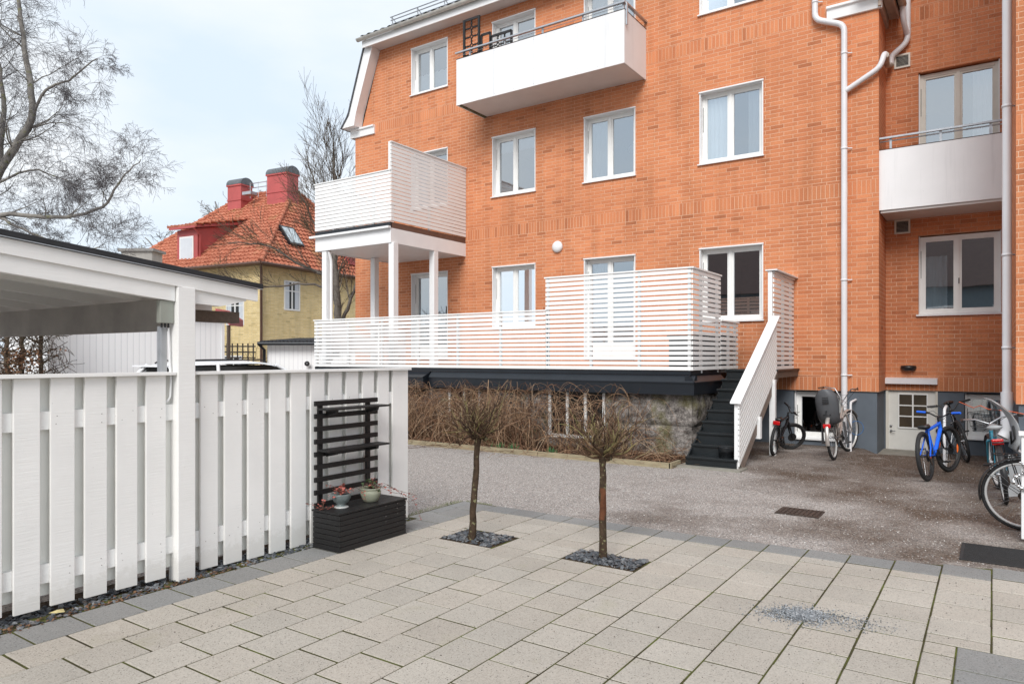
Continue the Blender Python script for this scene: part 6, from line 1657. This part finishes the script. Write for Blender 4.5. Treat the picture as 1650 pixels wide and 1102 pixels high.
Pu = dict(step=.3, wob=.09, up=(.10, .05, .03), rmin=.0045, nb=(6, 4), max=2, ang=(.25, .6), len=(.42, .68))
tree('bare_tree', 'bare upright tree between the yellow house and the brick building', [
    ([(-18.36, 16.54, 0), (-18.38, 16.52, 1.8), (-18.40, 16.5, 3.42), (-18.50, 16.46, 4.9), (-18.48, 16.45, 7.2), (-18.51, 16.43, 8.2), (-18.53, 16.42, 9.1)], .17, .010, 44, 1.7),
    ([(-18.38, 16.5, 2.4), (-18.1, 16.75, 3.5), (-17.85, 16.9, 4.3), (-17.5, 17.2, 6.0), (-17.4, 17.3, 7.6), (-17.5, 17.3, 8.8)], .07, .012, 22, 1.5),
    ([(-18.48, 16.45, 4.8), (-19.0, 16.1, 6.0), (-19.5, 15.8, 7.3)], .045, .01, 14, 1.2),
    ([(-18.48, 16.45, 5.6), (-18.95, 16.1, 7.2), (-19.3, 15.9, 8.6)], .05, .012, 12, 1.4),
    ([(-18.46, 16.5, 4.3), (-19.4, 15.9, 4.7), (-20.4, 15.2, 5.4), (-21.5, 14.4, 5.5)], .06, .012, 14, 1.3),
    ([(-18.46, 16.5, 3.9), (-19.3, 15.9, 4.1), (-20.5, 15.1, 4.0), (-21.3, 14.5, 4.2)], .045, .01, 10, 1.2)], Pu, 23, 'bark', 'twig_dark')
Pf = dict(step=.5, wob=.2, up=(.03, 0, -.03), rmin=.014, nb=(7, 5), max=2, ang=(.5, 1.1), len=(.4, .6))
b_ = Vector(D3(410, 400, 48))
tree('bare_tree', 'bare tree far behind the red chimneys of the yellow house', [
    ([(b_.x, b_.y, 0), (b_.x, b_.y, 6), (b_.x+.3, b_.y, 9), (b_.x+.2, b_.y+.3, 13.0)], .3, .04, 16, 3.0), ([(b_.x, b_.y, 6), (b_.x-1.5, b_.y-1, 9), (b_.x-2.2, b_.y-1.5, 12.2)], .15, .03, 12, 2.4), ([(b_.x, b_.y, 5), (b_.x-4.5, b_.y-3, 8), (b_.x-6.5, b_.y-4, 9.8)], .12, .03, 9, 1.7)], Pf, 31, 'birch_bark', 'birch_twig')
# row of small trees and hedge stems seen below the carport roof
Ph = dict(step=.2, wob=.2, up=(.0, -.02), rmin=.006, nb=(7,), max=1, ang=(.9, 1.5), len=(.4, .7))
for i, (px_, d_) in enumerate(((12, 15), (35, 15.5), (66, 16))):
    q = D3(px_, 590, d_)
    tree('garden_tree', ['leafless garden tree below the carport roof, farthest to the left', 'leafless garden tree with brown leaves at its foot below the carport roof', 'leafless garden tree right beside the corner of the white shed'][i],
         [([(q[0], q[1], 0), (q[0]+.02, q[1], 1.2), (q[0]-.02, q[1], 2.4), (q[0], q[1], 3.6)], .06, .03, 46, .75)], Ph, 40+i, 'twig_dark', 'twig_dark', group='leafless garden trees beyond the carport')
bs = MB(); r6 = random.Random(66); q = D3(30, 590, 15)
for i in range(500):
    a = Vector((q[0]+r6.gauss(0, .25), q[1]+r6.gauss(0, .25), r6.uniform(1.0, 1.8))); u = Vector((r6.gauss(0, 1), r6.gauss(0, 1), r6.gauss(0, 1))).normalized()*.03; v = u.orthogonal()*.7
    bs.add([a-u, a+v, a+u, a-v], [(0,1,2,3)])
tag(bs.build('brown_shrub', M['litter']), 'small shrub holding dry brown leaves below the carport roof', 'shrub')
